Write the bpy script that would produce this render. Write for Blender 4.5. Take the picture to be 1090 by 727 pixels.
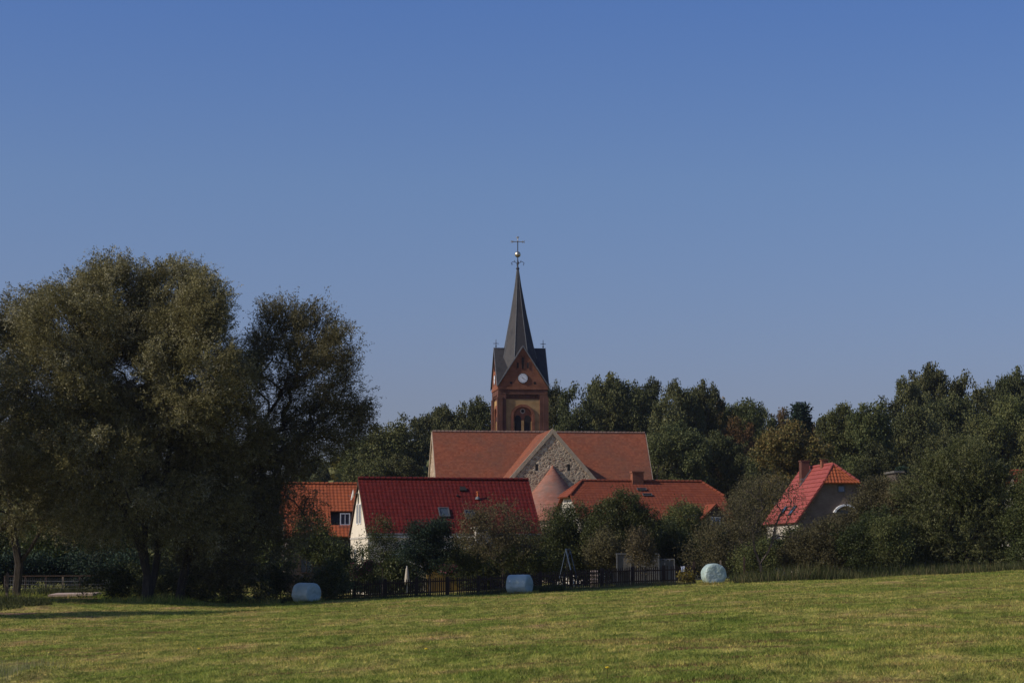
import bpy, math, random
import numpy as np
R = math.radians
for o in list(bpy.data.objects): bpy.data.objects.remove(o)
sc = bpy.context.scene
col = sc.collection

# ------------------------------------------------------------------ camera, sky, sun, exposure
FPX = 2450.0; CAMZ = 1.6; HOR = 603.0
PITCH = math.atan((HOR - 363.5) / FPX)
cd = bpy.data.cameras.new('camera'); cam = bpy.data.objects.new('camera', cd); col.objects.link(cam)
cam.location = (0, 0, CAMZ); cam.rotation_euler = (math.pi/2 + PITCH, 0, 0)
cd.sensor_width = 36; cd.lens = FPX/1090*36; cd.clip_start = 0.5; cd.clip_end = 5000
sc.camera = cam
SUN_EL, SUN_AZ = 34.0, 16.5      # azimuth: sun stands to the left, AZ degrees towards the camera side
sdir = np.array([-math.cos(R(SUN_EL))*math.cos(R(SUN_AZ)), -math.cos(R(SUN_EL))*math.sin(R(SUN_AZ)), math.sin(R(SUN_EL))])
w = bpy.data.worlds.new('World'); sc.world = w; w.use_nodes = True
nt = w.node_tree; nt.nodes.clear()
sky = nt.nodes.new('ShaderNodeTexSky'); sky.sky_type = 'NISHITA'; sky.sun_disc = False
sky.sun_elevation = R(SUN_EL); sky.sun_rotation = math.atan2(sdir[0], sdir[1])
sky.air_density = 0.9; sky.dust_density = 1.5; sky.ozone_density = 4.0; sky.altitude = 100
bg = nt.nodes.new('ShaderNodeBackground'); bg.inputs['Strength'].default_value = 0.10
ow = nt.nodes.new('ShaderNodeOutputWorld')
wb = nt.nodes.new('ShaderNodeMixRGB'); wb.blend_type = 'MULTIPLY'; wb.inputs[0].default_value = 1; wb.inputs[2].default_value = (.84, .82, 1, 1)   # cool daylight balance
nt.links.new(sky.outputs[0], wb.inputs[1])
# the sky of the photograph deepens faster with height than the model: tone it by elevation
tcw = nt.nodes.new('ShaderNodeTexCoord'); sxw = nt.nodes.new('ShaderNodeSeparateXYZ'); nt.links.new(tcw.outputs['Generated'], sxw.inputs[0])
rw = nt.nodes.new('ShaderNodeValToRGB'); ew = rw.color_ramp.elements; ew[0].position = .075; ew[0].color = (.98, .89, .88, 1); ew[1].position = .25; ew[1].color = (.74, .93, 1.09, 1)
em = ew.new(.165); em.color = (.94, .99, .98, 1); nt.links.new(sxw.outputs[2], rw.inputs[0])
wt = nt.nodes.new('ShaderNodeMixRGB'); wt.blend_type = 'MULTIPLY'; wt.inputs[0].default_value = 1; nt.links.new(wb.outputs[0], wt.inputs[1]); nt.links.new(rw.outputs[0], wt.inputs[2]); nt.links.new(wt.outputs[0], bg.inputs[0]); nt.links.new(bg.outputs[0], ow.inputs[0])
sl = bpy.data.lights.new('sun', 'SUN'); sl.energy = 3.9; sl.angle = R(0.5); sl.color = (1, 0.90, 0.76)
so = bpy.data.objects.new('sun', sl); col.objects.link(so)
from mathutils import Vector
so.rotation_euler = Vector(tuple(sdir)).to_track_quat('Z', 'Y').to_euler(); so.location = (-60, -20, 60)
sc.view_settings.view_transform = 'Standard'; sc.view_settings.look = 'None'
sc.view_settings.exposure = 0.0; sc.view_settings.gamma = 1.0
sc.render.engine = 'CYCLES'

# ------------------------------------------------------------------ helpers
cp, sp_ = math.cos(PITCH), math.sin(PITCH)
def P(px, py, Y):
    a = (px-545)/FPX; b = -(py-363.5)/FPX
    dy = cp - b*sp_; dz = sp_ + b*cp
    t = Y/dy
    return np.array([a*t, Y, CAMZ + dz*t])
def S(v, a, b):
    t = np.clip((np.asarray(v, float)-a)/(b-a), 0, 1); return t*t*(3-2*t)
def G(x, y):
    x = np.asarray(x, float); y = np.asarray(y, float)
    z = 0.045*np.clip(x, -14, 45)*(1-S(y, 170, 230))
    z = z + 0.36*S(y, 112, 150)*S(-x, 14, 22)*(1-S(y, 170, 230))
    near = 1-S(y, 150, 190)
    z = z + near*(0.035*np.sin(x*0.31+y*0.17)+0.03*np.sin(y*0.23-x*0.11+1)+0.02*np.sin(x*0.9+1.3*np.sin(y*0.4))
                  + 0.022*np.sin(y*.62+.9*np.sin(x*.21)) + 0.012*np.sin(y*1.7+2*np.sin(x*.35)) + 0.008*np.sin(x*2.3+y*1.1))
    z = z + 0.42*np.exp(-(((x+25.3)/2.6)**2+((y-119)/4)**2)) + 0.20*np.exp(-(((x+8.7)/.5)**2+((y-43)/1.2)**2))
    return z
def gz(x, y): return float(G(x, y))

def mk_mesh(name, V, F, mat=None, smooth=False, uv=None):
    me = bpy.data.meshes.new(name)
    me.from_pydata([tuple(map(float, v)) for v in V], [], [tuple(map(int, f)) for f in F]); me.update()
    if smooth: me.polygons.foreach_set('use_smooth', [True]*len(me.polygons))
    if uv is not None:
        l = me.uv_layers.new(name='UVMap'); vi = np.zeros(len(me.loops), int); me.loops.foreach_get('vertex_index', vi)
        l.data.foreach_set('uv', np.asarray(uv, float)[vi].ravel())
    if mat: me.materials.append(mat)
    return me
def quad_mesh(name, V, nper, mat, attrs=None, smooth=False):
    """V (N*nper,3): N faces of nper own vertices"""
    me = bpy.data.meshes.new(name); n = len(V)//nper
    me.vertices.add(len(V)); me.vertices.foreach_set('co', np.asarray(V, np.float32).ravel())
    me.loops.add(len(V)); me.loops.foreach_set('vertex_index', np.arange(len(V), dtype=np.int32))
    me.polygons.add(n); me.polygons.foreach_set('loop_start', np.arange(n, dtype=np.int32)*nper)
    try: me.polygons.foreach_set('loop_total', np.full(n, nper, np.int32))
    except Exception: pass
    for k, a in (attrs or {}).items():
        at = me.attributes.new(k, 'FLOAT', 'FACE'); at.data.foreach_set('value', np.asarray(a, np.float32))
    me.update(calc_edges=True); me.validate()
    me.materials.append(mat)
    return me
def link(name, me, parent=None, loc=None):
    o = bpy.data.objects.new(name, me); col.objects.link(o)
    if parent: o.parent = parent
    if loc is not None: o.location = tuple(map(float, loc))
    return o
def tag(o, label=None, cat=None, group=None, kind=None):
    if label: o['label'] = label
    if cat: o['category'] = cat
    if group: o['group'] = group
    if kind: o['kind'] = kind
    return o
def thing(name, label, cat, loc=(0,0,0), rz=0, group=None):
    o = bpy.data.objects.new(name, None); o.empty_display_size = .5; col.objects.link(o)
    o.location = tuple(map(float, loc)); o.rotation_euler = (0, 0, rz)
    return tag(o, label, cat, group)
class MB:
    def __init__(s): s.V = []; s.F = []
    def add(s, V, F):
        n = len(s.V); s.V += [tuple(v) for v in V]; s.F += [tuple(i+n for i in f) for f in F]; return s
    def box(s, x0, x1, y0, y1, z0, z1):
        return s.add([(x0,y0,z0),(x1,y0,z0),(x1,y1,z0),(x0,y1,z0),(x0,y0,z1),(x1,y0,z1),(x1,y1,z1),(x0,y1,z1)],
                     [(0,3,2,1),(4,5,6,7),(0,1,5,4),(1,2,6,5),(2,3,7,6),(3,0,4,7)])
    def prism(s, pts, d):   # polygon pts (3d) extruded by vector d
        n = len(pts); p = [np.array(q, float) for q in pts]; d = np.array(d, float)
        return s.add([*p, *[q+d for q in p]], [tuple(range(n)), tuple(range(2*n-1, n-1, -1))] + [(i, i+n, (i+1) % n+n, (i+1) % n) for i in range(n)])
    def tube(s, pts, rs, n=6, cap=True):
        pts = [np.array(p, float) for p in pts]
        if not hasattr(rs, '__len__'): rs = [rs]*len(pts)
        V = []; F = []
        for i, p in enumerate(pts):
            d = pts[min(i+1, len(pts)-1)] - pts[max(i-1, 0)]; d = d/(np.linalg.norm(d)+1e-9)
            u = np.cross(d, (0,0,1) if abs(d[2]) < .9 else (1,0,0)); u /= np.linalg.norm(u); v = np.cross(d, u)
            for k in range(n):
                a = 2*math.pi*k/n; V.append(p+rs[i]*(math.cos(a)*u+math.sin(a)*v))
        for i in range(len(pts)-1):
            for k in range(n): F.append((i*n+k, i*n+(k+1) % n, (i+1)*n+(k+1) % n, (i+1)*n+k))
        if cap: F.append(tuple(range(n-1, -1, -1))); F.append(tuple(range((len(pts)-1)*n, len(pts)*n)))
        return s.add(V, F)
    def lathe(s, prof, c=(0,0,0), n=16, a0=0., a1=2*math.pi):
        V = []; F = []; full = abs(a1-a0-2*math.pi) < 1e-6; m = n if full else n+1
        for r, z in prof:
            for k in range(m):
                a = a0+(a1-a0)*k/n; V.append((c[0]+r*math.cos(a), c[1]+r*math.sin(a), c[2]+z))
        for i in range(len(prof)-1):
            for k in range(n):
                k2 = (k+1) % m; F.append((i*m+k, i*m+k2, (i+1)*m+k2, (i+1)*m+k))
        return s.add(V, F)
    def build(s, name, mat, parent=None, smooth=False, uv=None):
        return link(name, mk_mesh(name, s.V, s.F, mat, smooth, uv), parent)

# ------------------------------------------------------------------ materials
def newmat(name):
    m = bpy.data.materials.new(name); m.use_nodes = True
    t = m.node_tree; b = t.nodes['Principled BSDF']; return m, t, b
def N(t, typ, **kw):
    n = t.nodes.new(typ)
    for k, v in kw.items():
        if k.startswith('i_'): n.inputs[k[2:].replace('_', ' ')].default_value = v
        else: setattr(n, k, v)
    return n
def ramp(t, stops, interp='LINEAR'):
    r = t.nodes.new('ShaderNodeValToRGB'); e = r.color_ramp.elements; r.color_ramp.interpolation = interp
    while len(e) < len(stops): e.new(.5)
    for i, (p, c) in enumerate(stops): e[i].position = p; e[i].color = (*c, 1)
    return r
def noise_mat(name, c1, c2, scale=3, rough=.85, bump=0, bscale=None, spec=.3, stretch=(1,1,1), c3=None, detail=6):
    m, t, b = newmat(name)
    tc = N(t, 'ShaderNodeTexCoord'); mp = N(t, 'ShaderNodeMapping'); mp.inputs['Scale'].default_value = stretch
    t.links.new(tc.outputs['Object'], mp.inputs['Vector'])
    no = N(t, 'ShaderNodeTexNoise', i_Scale=scale, i_Detail=detail, i_Roughness=.65)
    t.links.new(mp.outputs[0], no.inputs['Vector'])
    st = [(.3, c1), (.7, c2)] if c3 is None else [(.25, c1), (.5, c2), (.75, c3)]
    r = ramp(t, st); t.links.new(no.outputs['Fac'], r.inputs[0]); t.links.new(r.outputs[0], b.inputs['Base Color'])
    b.inputs['Roughness'].default_value = rough; b.inputs['Specular IOR Level'].default_value = spec
    if bump:
        n2 = N(t, 'ShaderNodeTexNoise', i_Scale=bscale or scale*3, i_Detail=5.); t.links.new(mp.outputs[0], n2.inputs['Vector'])
        bp = N(t, 'ShaderNodeBump', i_Strength=1., i_Distance=bump); t.links.new(n2.outputs['Fac'], bp.inputs['Height'])
        t.links.new(bp.outputs[0], b.inputs['Normal'])
    return m
def tile_mat(name, c1, c2, dirt, rough=.6, spec=.3, dirt_amt=.35, dscale=.6):
    """UV is in whole tiles: each tile its own tone, weathering in larger patches"""
    m, t, b = newmat(name)
    uv = N(t, 'ShaderNodeUVMap'); fl = N(t, 'ShaderNodeVectorMath', operation='FLOOR'); t.links.new(uv.outputs[0], fl.inputs[0])
    wn = N(t, 'ShaderNodeTexWhiteNoise', noise_dimensions='3D'); t.links.new(fl.outputs[0], wn.inputs['Vector'])
    r = ramp(t, [(0, c1), (1, c2)]); t.links.new(wn.outputs['Value'], r.inputs[0])
    tc = N(t, 'ShaderNodeTexCoord'); no = N(t, 'ShaderNodeTexNoise', i_Scale=dscale, i_Detail=7., i_Roughness=.7)
    t.links.new(tc.outputs['Object'], no.inputs['Vector'])
    mr = N(t, 'ShaderNodeMapRange'); mr.inputs['From Min'].default_value = .4; mr.inputs['From Max'].default_value = .75; mr.inputs['To Max'].default_value = dirt_amt
    t.links.new(no.outputs['Fac'], mr.inputs['Value'])
    mx = N(t, 'ShaderNodeMixRGB'); mx.inputs[2].default_value = (*dirt, 1)
    t.links.new(mr.outputs[0], mx.inputs[0]); t.links.new(r.outputs[0], mx.inputs[1]); t.links.new(mx.outputs[0], b.inputs['Base Color'])
    b.inputs['Roughness'].default_value = rough; b.inputs['Specular IOR Level'].default_value = spec*.45
    return m
def brick_mat(name, c1, c2, mortar, bw=.25, bh=.075, vert='xz', bumpd=.01):
    m, t, b = newmat(name)
    tc = N(t, 'ShaderNodeTexCoord'); sx = N(t, 'ShaderNodeSeparateXYZ'); t.links.new(tc.outputs['Object'], sx.inputs[0])
    ad = N(t, 'ShaderNodeMath', operation='ADD'); t.links.new(sx.outputs[0], ad.inputs[0]); t.links.new(sx.outputs[1], ad.inputs[1])
    cb = N(t, 'ShaderNodeCombineXYZ'); t.links.new(ad.outputs[0], cb.inputs[0]); t.links.new(sx.outputs[2], cb.inputs[1])
    br = N(t, 'ShaderNodeTexBrick'); t.links.new(cb.outputs[0], br.inputs['Vector'])
    br.inputs['Scale'].default_value = 1; br.inputs['Brick Width'].default_value = bw; br.inputs['Row Height'].default_value = bh
    br.inputs['Mortar Size'].default_value = .012; br.inputs['Color1'].default_value = (*c1, 1); br.inputs['Color2'].default_value = (*c2, 1); br.inputs['Mortar'].default_value = (*mortar, 1)
    no = N(t, 'ShaderNodeTexNoise', i_Scale=1.3, i_Detail=6.); t.links.new(tc.outputs['Object'], no.inputs['Vector'])
    r = ramp(t, [(.3, (.62, .6, .6)), (.7, (1, 1, 1))]); t.links.new(no.outputs['Fac'], r.inputs[0])
    mx = N(t, 'ShaderNodeMixRGB', blend_type='MULTIPLY'); mx.inputs[0].default_value = 1
    t.links.new(br.outputs['Color'], mx.inputs[1]); t.links.new(r.outputs[0], mx.inputs[2]); t.links.new(mx.outputs[0], b.inputs['Base Color'])
    bp = N(t, 'ShaderNodeBump', i_Strength=.6, i_Distance=bumpd, invert=True); t.links.new(br.outputs['Fac'], bp.inputs['Height']); t.links.new(bp.outputs[0], b.inputs['Normal'])
    b.inputs['Roughness'].default_value = .9; b.inputs['Specular IOR Level'].default_value = .2
    return m
def stone_mat(name):
    m, t, b = newmat(name)
    tc = N(t, 'ShaderNodeTexCoord'); mp = N(t, 'ShaderNodeMapping'); mp.inputs['Scale'].default_value = (2.8, 2.8, 3.8)
    t.links.new(tc.outputs['Object'], mp.inputs[0])
    no = N(t, 'ShaderNodeTexNoise', i_Scale=2.5, i_Detail=2.); t.links.new(mp.outputs[0], no.inputs['Vector'])
    mx0 = N(t, 'ShaderNodeMixRGB', blend_type='LINEAR_LIGHT'); mx0.inputs[0].default_value = .22
    t.links.new(mp.outputs[0], mx0.inputs[1]); t.links.new(no.outputs['Color'], mx0.inputs[2])
    v = N(t, 'ShaderNodeTexVoronoi', feature='F1'); v.inputs['Scale'].default_value = 1; t.links.new(mx0.outputs[0], v.inputs['Vector'])
    e = N(t, 'ShaderNodeTexVoronoi', feature='DISTANCE_TO_EDGE'); e.inputs['Scale'].default_value = 1; t.links.new(mx0.outputs[0], e.inputs['Vector'])
    sp = N(t, 'ShaderNodeSeparateXYZ'); t.links.new(v.outputs['Color'], sp.inputs[0])
    r = ramp(t, [(0, (.16, .11, .075)), (.3, (.31, .22, .15)), (.6, (.45, .35, .24)), (.85, (.31, .195, .13)), (1, (.56, .46, .33))])
    t.links.new(sp.outputs[0], r.inputs[0])
    er = ramp(t, [(.0, (1, 1, 1)), (.10, (0, 0, 0))]); t.links.new(e.outputs['Distance'], er.inputs[0])
    mx = N(t, 'ShaderNodeMixRGB'); t.links.new(er.outputs[0], mx.inputs[0]); t.links.new(r.outputs[0], mx.inputs[1]); mx.inputs[2].default_value = (.54, .43, .30, 1)
    t.links.new(mx.outputs[0], b.inputs['Base Color'])
    mr = N(t, 'ShaderNodeMapRange'); mr.inputs['From Max'].default_value = .3; t.links.new(e.outputs['Distance'], mr.inputs['Value'])
    bp = N(t, 'ShaderNodeBump', i_Strength=1., i_Distance=.05); t.links.new(mr.outputs[0], bp.inputs['Height']); t.links.new(bp.outputs[0], b.inputs['Normal'])
    b.inputs['Roughness'].default_value = .92; b.inputs['Specular IOR Level'].default_value = .15
    return m
def leaf_mat(name, cols, trans=.25, rough=.55, objvar=.35, spec=.12):
    m, t, b = newmat(name)
    at = N(t, 'ShaderNodeAttribute', attribute_name='tint')
    r = ramp(t, [(i/(len(cols)-1), c) for i, c in enumerate(cols)]); t.links.new(at.outputs['Fac'], r.inputs[0])
    oi = N(t, 'ShaderNodeObjectInfo'); mr = N(t, 'ShaderNodeMapRange'); mr.inputs['To Min'].default_value = 1-objvar; mr.inputs['To Max'].default_value = 1+objvar
    t.links.new(oi.outputs['Random'], mr.inputs['Value'])
    hs = N(t, 'ShaderNodeHueSaturation'); mh = N(t, 'ShaderNodeMath', operation='MULTIPLY_ADD'); wn_ = N(t, 'ShaderNodeTexWhiteNoise', noise_dimensions='1D'); t.links.new(oi.outputs['Random'], wn_.inputs['W']); mh.inputs[1].default_value = .028; mh.inputs[2].default_value = .488; t.links.new(wn_.outputs['Value'], mh.inputs[0]); t.links.new(mh.outputs[0], hs.inputs['Hue']); t.links.new(r.outputs[0], hs.inputs['Color']); t.links.new(mr.outputs[0], hs.inputs['Value'])
    t.links.new(hs.outputs[0], b.inputs['Base Color']); b.inputs['Roughness'].default_value = rough; b.inputs['Specular IOR Level'].default_value = spec
    tr = N(t, 'ShaderNodeBsdfTranslucent'); t.links.new(hs.outputs[0], tr.inputs['Color'])
    mx = N(t, 'ShaderNodeMixShader'); mx.inputs[0].default_value = trans
    t.links.new(b.outputs[0], mx.inputs[1]); t.links.new(tr.outputs[0], mx.inputs[2])
    t.links.new(mx.outputs[0], t.nodes['Material Output'].inputs['Surface'])
    return m
def plain(name, c, rough=.6, metal=0, spec=.4):
    c = tuple(c); return noise_mat(name, tuple(v*.85 for v in c), tuple(min(1, v*1.1) for v in c), 4, rough, spec=spec) if not metal else _metal(name, c, rough)
def _metal(name, c, rough):
    m, t, b = newmat(name); b.inputs['Base Color'].default_value = (*c, 1); b.inputs['Metallic'].default_value = 1; b.inputs['Roughness'].default_value = rough; return m
M = {}
def grass_color(t, tc_out):
    """patchy meadow colour from XY position, shared by the turf and the blades"""
    mp = N(t, 'ShaderNodeMapping'); mp.inputs['Scale'].default_value = (1, .42, 0); t.links.new(tc_out, mp.inputs[0])
    a = N(t, 'ShaderNodeTexNoise', i_Scale=.30, i_Detail=9., i_Roughness=.74); t.links.new(mp.outputs[0], a.inputs['Vector'])
    r = ramp(t, [(.34, (.135, .19, .036)), (.46, (.23, .262, .066)), (.56, (.355, .322, .11)), (.68, (.41, .275, .155))]); t.links.new(a.outputs['Fac'], r.inputs[0])
    bnz = N(t, 'ShaderNodeTexNoise', i_Scale=1.9, i_Detail=6., i_Roughness=.7); t.links.new(mp.outputs[0], bnz.inputs['Vector'])
    r2 = ramp(t, [(.40, (.34, .38, .32)), (.58, (1.35, 1.27, 1.15))]); t.links.new(bnz.outputs['Fac'], r2.inputs[0])
    mx = N(t, 'ShaderNodeMixRGB', blend_type='MULTIPLY'); mx.inputs[0].default_value = .7
    t.links.new(r.outputs[0], mx.inputs[1]); t.links.new(r2.outputs[0], mx.inputs[2])
    # scuffed brown soil showing in short cross streaks
    m3 = N(t, 'ShaderNodeMapping'); m3.inputs['Scale'].default_value = (.35, .9, 0); m3.inputs['Rotation'].default_value = (0, 0, .12); t.links.new(tc_out, m3.inputs[0])
    n3 = N(t, 'ShaderNodeTexNoise', i_Scale=.8, i_Detail=8., i_Roughness=.75); t.links.new(m3.outputs[0], n3.inputs['Vector'])
    r3 = ramp(t, [(.55, (0, 0, 0)), (.62, (1, 1, 1))]); t.links.new(n3.outputs['Fac'], r3.inputs[0])
    mx3 = N(t, 'ShaderNodeMixRGB'); mx3.inputs[2].default_value = (.17, .105, .055, 1); t.links.new(r3.outputs[0], mx3.inputs[0]); t.links.new(mx.outputs[0], mx3.inputs[1])
    return mx3.outputs[0], bnz
m, t, b = newmat('meadow_turf'); g_ = N(t, 'ShaderNodeNewGeometry'); c, bn = grass_color(t, g_.outputs['Position'])
dk = N(t, 'ShaderNodeMixRGB', blend_type='MULTIPLY'); dk.inputs[0].default_value = 1; dk.inputs[2].default_value = (.85, .82, .8, 1)
t.links.new(c, dk.inputs[1]); t.links.new(dk.outputs[0], b.inputs['Base Color']); b.inputs['Roughness'].default_value = 1; b.inputs['Specular IOR Level'].default_value = 0
fn = N(t, 'ShaderNodeTexNoise', i_Scale=9., i_Detail=6.); t.links.new(g_.outputs['Position'], fn.inputs['Vector'])
bp = N(t, 'ShaderNodeBump', i_Strength=1., i_Distance=.12); t.links.new(fn.outputs['Fac'], bp.inputs['Height']); t.links.new(bp.outputs[0], b.inputs['Normal'])
M['turf'] = m
m, t, b = newmat('grass_blades'); g_ = N(t, 'ShaderNodeNewGeometry'); c, bn = grass_color(t, g_.outputs['Position'])
at = N(t, 'ShaderNodeAttribute', attribute_name='tint'); r = ramp(t, [(0, (.55, .70, .42)), (.6, (1.1, 1.15, .8)), (1, (2.0, 1.7, 1.5))]); t.links.new(at.outputs['Fac'], r.inputs[0])
mx = N(t, 'ShaderNodeMixRGB', blend_type='MULTIPLY'); mx.inputs[0].default_value = 1; t.links.new(c, mx.inputs[1]); t.links.new(r.outputs[0], mx.inputs[2])
t.links.new(mx.outputs[0], b.inputs['Base Color']); b.inputs['Roughness'].default_value = .6; b.inputs['Specular IOR Level'].default_value = .2
tr = N(t, 'ShaderNodeBsdfTranslucent'); t.links.new(mx.outputs[0], tr.inputs['Color']); ms = N(t, 'ShaderNodeMixShader'); ms.inputs[0].default_value = .35
t.links.new(b.outputs[0], ms.inputs[1]); t.links.new(tr.outputs[0], ms.inputs[2]); t.links.new(ms.outputs[0], t.nodes['Material Output'].inputs['Surface'])
M['blades'] = m
M['bark'] = noise_mat('bark', (.025, .02, .016), (.075, .06, .045), 6, .95, .03, 14, stretch=(1,1,.3))
M['bark_pale'] = noise_mat('bark_pale', (.06, .05, .035), (.16, .13, .10), 5, .95, .03, 14, stretch=(1,1,.3))
M['church_tile'] = tile_mat('church_tile', (.20, .062, .034), (.27, .092, .050), (.10, .070, .052), .85, .15, .7, .3)
M['apse_tile'] = tile_mat('apse_tile', (.24, .095, .062), (.33, .14, .098), (.17, .14, .12), .85, .15, .8, .5)
M['red_tile'] = tile_mat('dark_red_tile', (.095, .010, .008), (.125, .015, .011), (.06, .016, .013), .6, .3, .5, .5)
M['orange_tile'] = tile_mat('orange_tile', (.29, .075, .03), (.34, .09, .036), (.15, .05, .03), .75, .2, .4, .8)
M['bright_tile'] = tile_mat('bright_red_tile', (.175, .043, .022), (.22, .06, .030), (.11, .05, .035), .8, .2, .4, .6)
M['pink_tile'] = tile_mat('pale_red_tile', (.25, .056, .045), (.31, .075, .058), (.22, .06, .05), .6, .3, .3, .8)
M['ridge_old'] = noise_mat('weathered_ridge', (.16, .085, .06), (.27, .19, .15), 2, .9)
M['stone'] = stone_mat('fieldstone')
M['mortar_stone'] = noise_mat('coping_stone', (.32, .24, .165), (.48, .38, .27), 3, .95, .02)
M['brick'] = brick_mat('dark_red_brick', (.34, .105, .045), (.26, .075, .036), (.20, .12, .08))
M['brick_dark'] = brick_mat('brown_brick', (.17, .058, .035), (.125, .044, .030), (.13, .08, .06))
M['ochre'] = brick_mat('ochre_brick', (.56, .34, .12), (.48, .28, .10), (.38, .27, .15))
M['slate'] = noise_mat('slate', (.013, .014, .019), (.046, .042, .043), 1.6, .7, .012, 14, .3, (1,1,.45), (.024, .024, .027))
M['lead'] = noise_mat('lead', (.10, .105, .11), (.18, .185, .19), 3, .6)
M['iron'] = plain('dark_iron', (.03, .03, .035), .5)
M['gold'] = _metal('dull_gilding', (.55, .48, .36), .42)
M['dark'] = plain('dark_louvre', (.014, .012, .012), .9)
M['white_wall'] = noise_mat('cream_plaster', (.62, .54, .42), (.74, .66, .53), 1.2, .9, .006, 20)
M['pale_plaster'] = noise_mat('pale_plaster', (.40, .36, .30), (.52, .47, .40), 1.2, .9, .006, 20)
M['pale_brick'] = brick_mat('pale_brick', (.21, .155, .115), (.16, .12, .09), (.19, .155, .125))
M['brown_plaster'] = noise_mat('brown_plaster', (.055, .042, .035), (.09, .07, .055), 2, .9)
M['white'] = plain('white_paint', (.75, .75, .74), .5)
M['clock'] = plain('clock_enamel', (.72, .74, .76), .4)
M['glass'] = plain('window_glass', (.05, .065, .08), .12, spec=.6)
M['blueglass'] = plain('blue_window_glass', (.06, .12, .22), .1, spec=.8)
M['frame_grey'] = plain('grey_frame', (.07, .075, .08), .5)
M['wood_dark'] = noise_mat('dark_fence_wood', (.030, .018, .012), (.075, .045, .03), 5, .9, stretch=(3,3,.5))
M['wood_grey'] = noise_mat('weathered_wood', (.13, .10, .075), (.24, .19, .14), 5, .9, stretch=(3,3,.5))
M['wood_brown'] = noise_mat('brown_wood', (.10, .055, .03), (.16, .09, .045), 5, .8, stretch=(1,1,3))
M['ochre_plaster'] = noise_mat('yellow_plaster', (.36, .22, .05), (.44, .28, .07), 2, .9)
M['bluepaint'] = plain('blue_steel_paint', (.06, .09, .14), .5)
M['concrete'] = noise_mat('pinkish_concrete', (.32, .24, .21), (.46, .36, .31), 3, .9, .01)
M['earth'] = noise_mat('bare_earth', (.14, .075, .045), (.23, .13, .08), 2, 1, .05, 9)
M['film'] = noise_mat('wrap_film', (.31, .41, .37), (.44, .52, .47), 1.5, .36, .09, 4, .5, (1,1,1))
M['grey_panel'] = noise_mat('grey_greenhouse_film', (.10, .092, .085), (.155, .145, .13), 1.5, .35, .03, 4)
M['orange'] = plain('orange_plastic', (.5, .14, .04), .5)

# leaves
M['l_willow'] = leaf_mat('willow_leaves', [(.068, .063, .022), (.13, .12, .042), (.205, .19, .078), (.34, .32, .20)], .22, .55)
M['l_forest'] = leaf_mat('forest_leaves', [(.042, .052, .020), (.082, .088, .032), (.135, .133, .052)], .2, .6, .3)
M['l_forest_lt'] = leaf_mat('light_forest_leaves', [(.058, .072, .023), (.105, .112, .036), (.16, .155, .056)], .2, .6, .2)
M['l_autumn'] = leaf_mat('autumn_leaves', [(.075, .07, .024), (.12, .105, .033), (.17, .115, .036), (.10, .105, .03)], .2, .6, .15)
M['l_rust'] = leaf_mat('rusty_leaves', [(.09, .055, .022), (.14, .075, .028), (.10, .085, .03)], .2, .6, .1)
M['l_yellow'] = leaf_mat('yellow_leaves', [(.13, .11, .02), (.24, .19, .03), (.12, .13, .03)], .25, .6, .1)
M['l_spruce_and_shade'] = leaf_mat('spruce_needles_and_shade', [(.012, .026, .016), (.022, .040, .022), (.035, .055, .03)], .05, .6, .1)
M['l_apple'] = leaf_mat('garden_leaves', [(.026, .036, .012), (.050, .064, .020), (.085, .10, .032), (.15, .15, .06)], .22, .45, .2)
M['l_olive'] = leaf_mat('olive_twig_leaves', [(.062, .052, .025), (.105, .088, .042), (.15, .125, .062)], .2, .7, .15)
M['l_bright'] = leaf_mat('fresh_green_leaves', [(.03, .045, .012), (.055, .075, .018), (.08, .10, .025)], .25, .55, .1)
M['l_weed'] = leaf_mat('dry_weeds', [(.08, .085, .03), (.13, .11, .05), (.20, .15, .08)], .3, .8, .1)
M['l_hedgegrass'] = leaf_mat('hedge_weeds', [(.035, .045, .014), (.06, .07, .022), (.09, .09, .035)], .25, .7, .1)
M['l_wbush'] = leaf_mat('willow_bush_leaves', [(.045, .056, .018), (.09, .10, .033), (.14, .145, .055), (.24, .23, .11)], .22, .5, .1)
M['l_pale'] = leaf_mat('pale_dry_grass', [(.16, .18, .06), (.26, .25, .11), (.40, .35, .20)], .3, .7, .1)
M['l_pink'] = leaf_mat('pink_blossom', [(.03, .045, .015), (.035, .05, .018), (.04, .055, .02), (.22, .04, .09)], .2, .6, .1)

# ------------------------------------------------------------------ ground
def axis(segs):
    out = []
    for a, b, s in segs: out += list(np.arange(a, b, s))
    return np.array(out + [segs[-1][1]])
xs = axis([(-2500, -200, 230), (-200, -48, 8), (-48, 48, .5), (48, 200, 8), (200, 2500, 230)])
ys = axis([(-200, 20, 10), (20, 70, .4), (70, 150, .7), (150, 240, 3), (240, 500, 20), (500, 4000, 250)])
X, Y = np.meshgrid(xs, ys); Z = G(X, Y); nx, ny = len(xs), len(ys)
V = np.stack([X, Y, Z], -1).reshape(-1, 3); I = np.arange(nx*ny).reshape(ny, nx)
F = np.stack([I[:-1, :-1], I[:-1, 1:], I[1:, 1:], I[1:, :-1]], -1).reshape(-1, 4)
o = link('ground', mk_mesh('ground', V, F, M['turf'], True)); tag(o, kind='structure')

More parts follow.
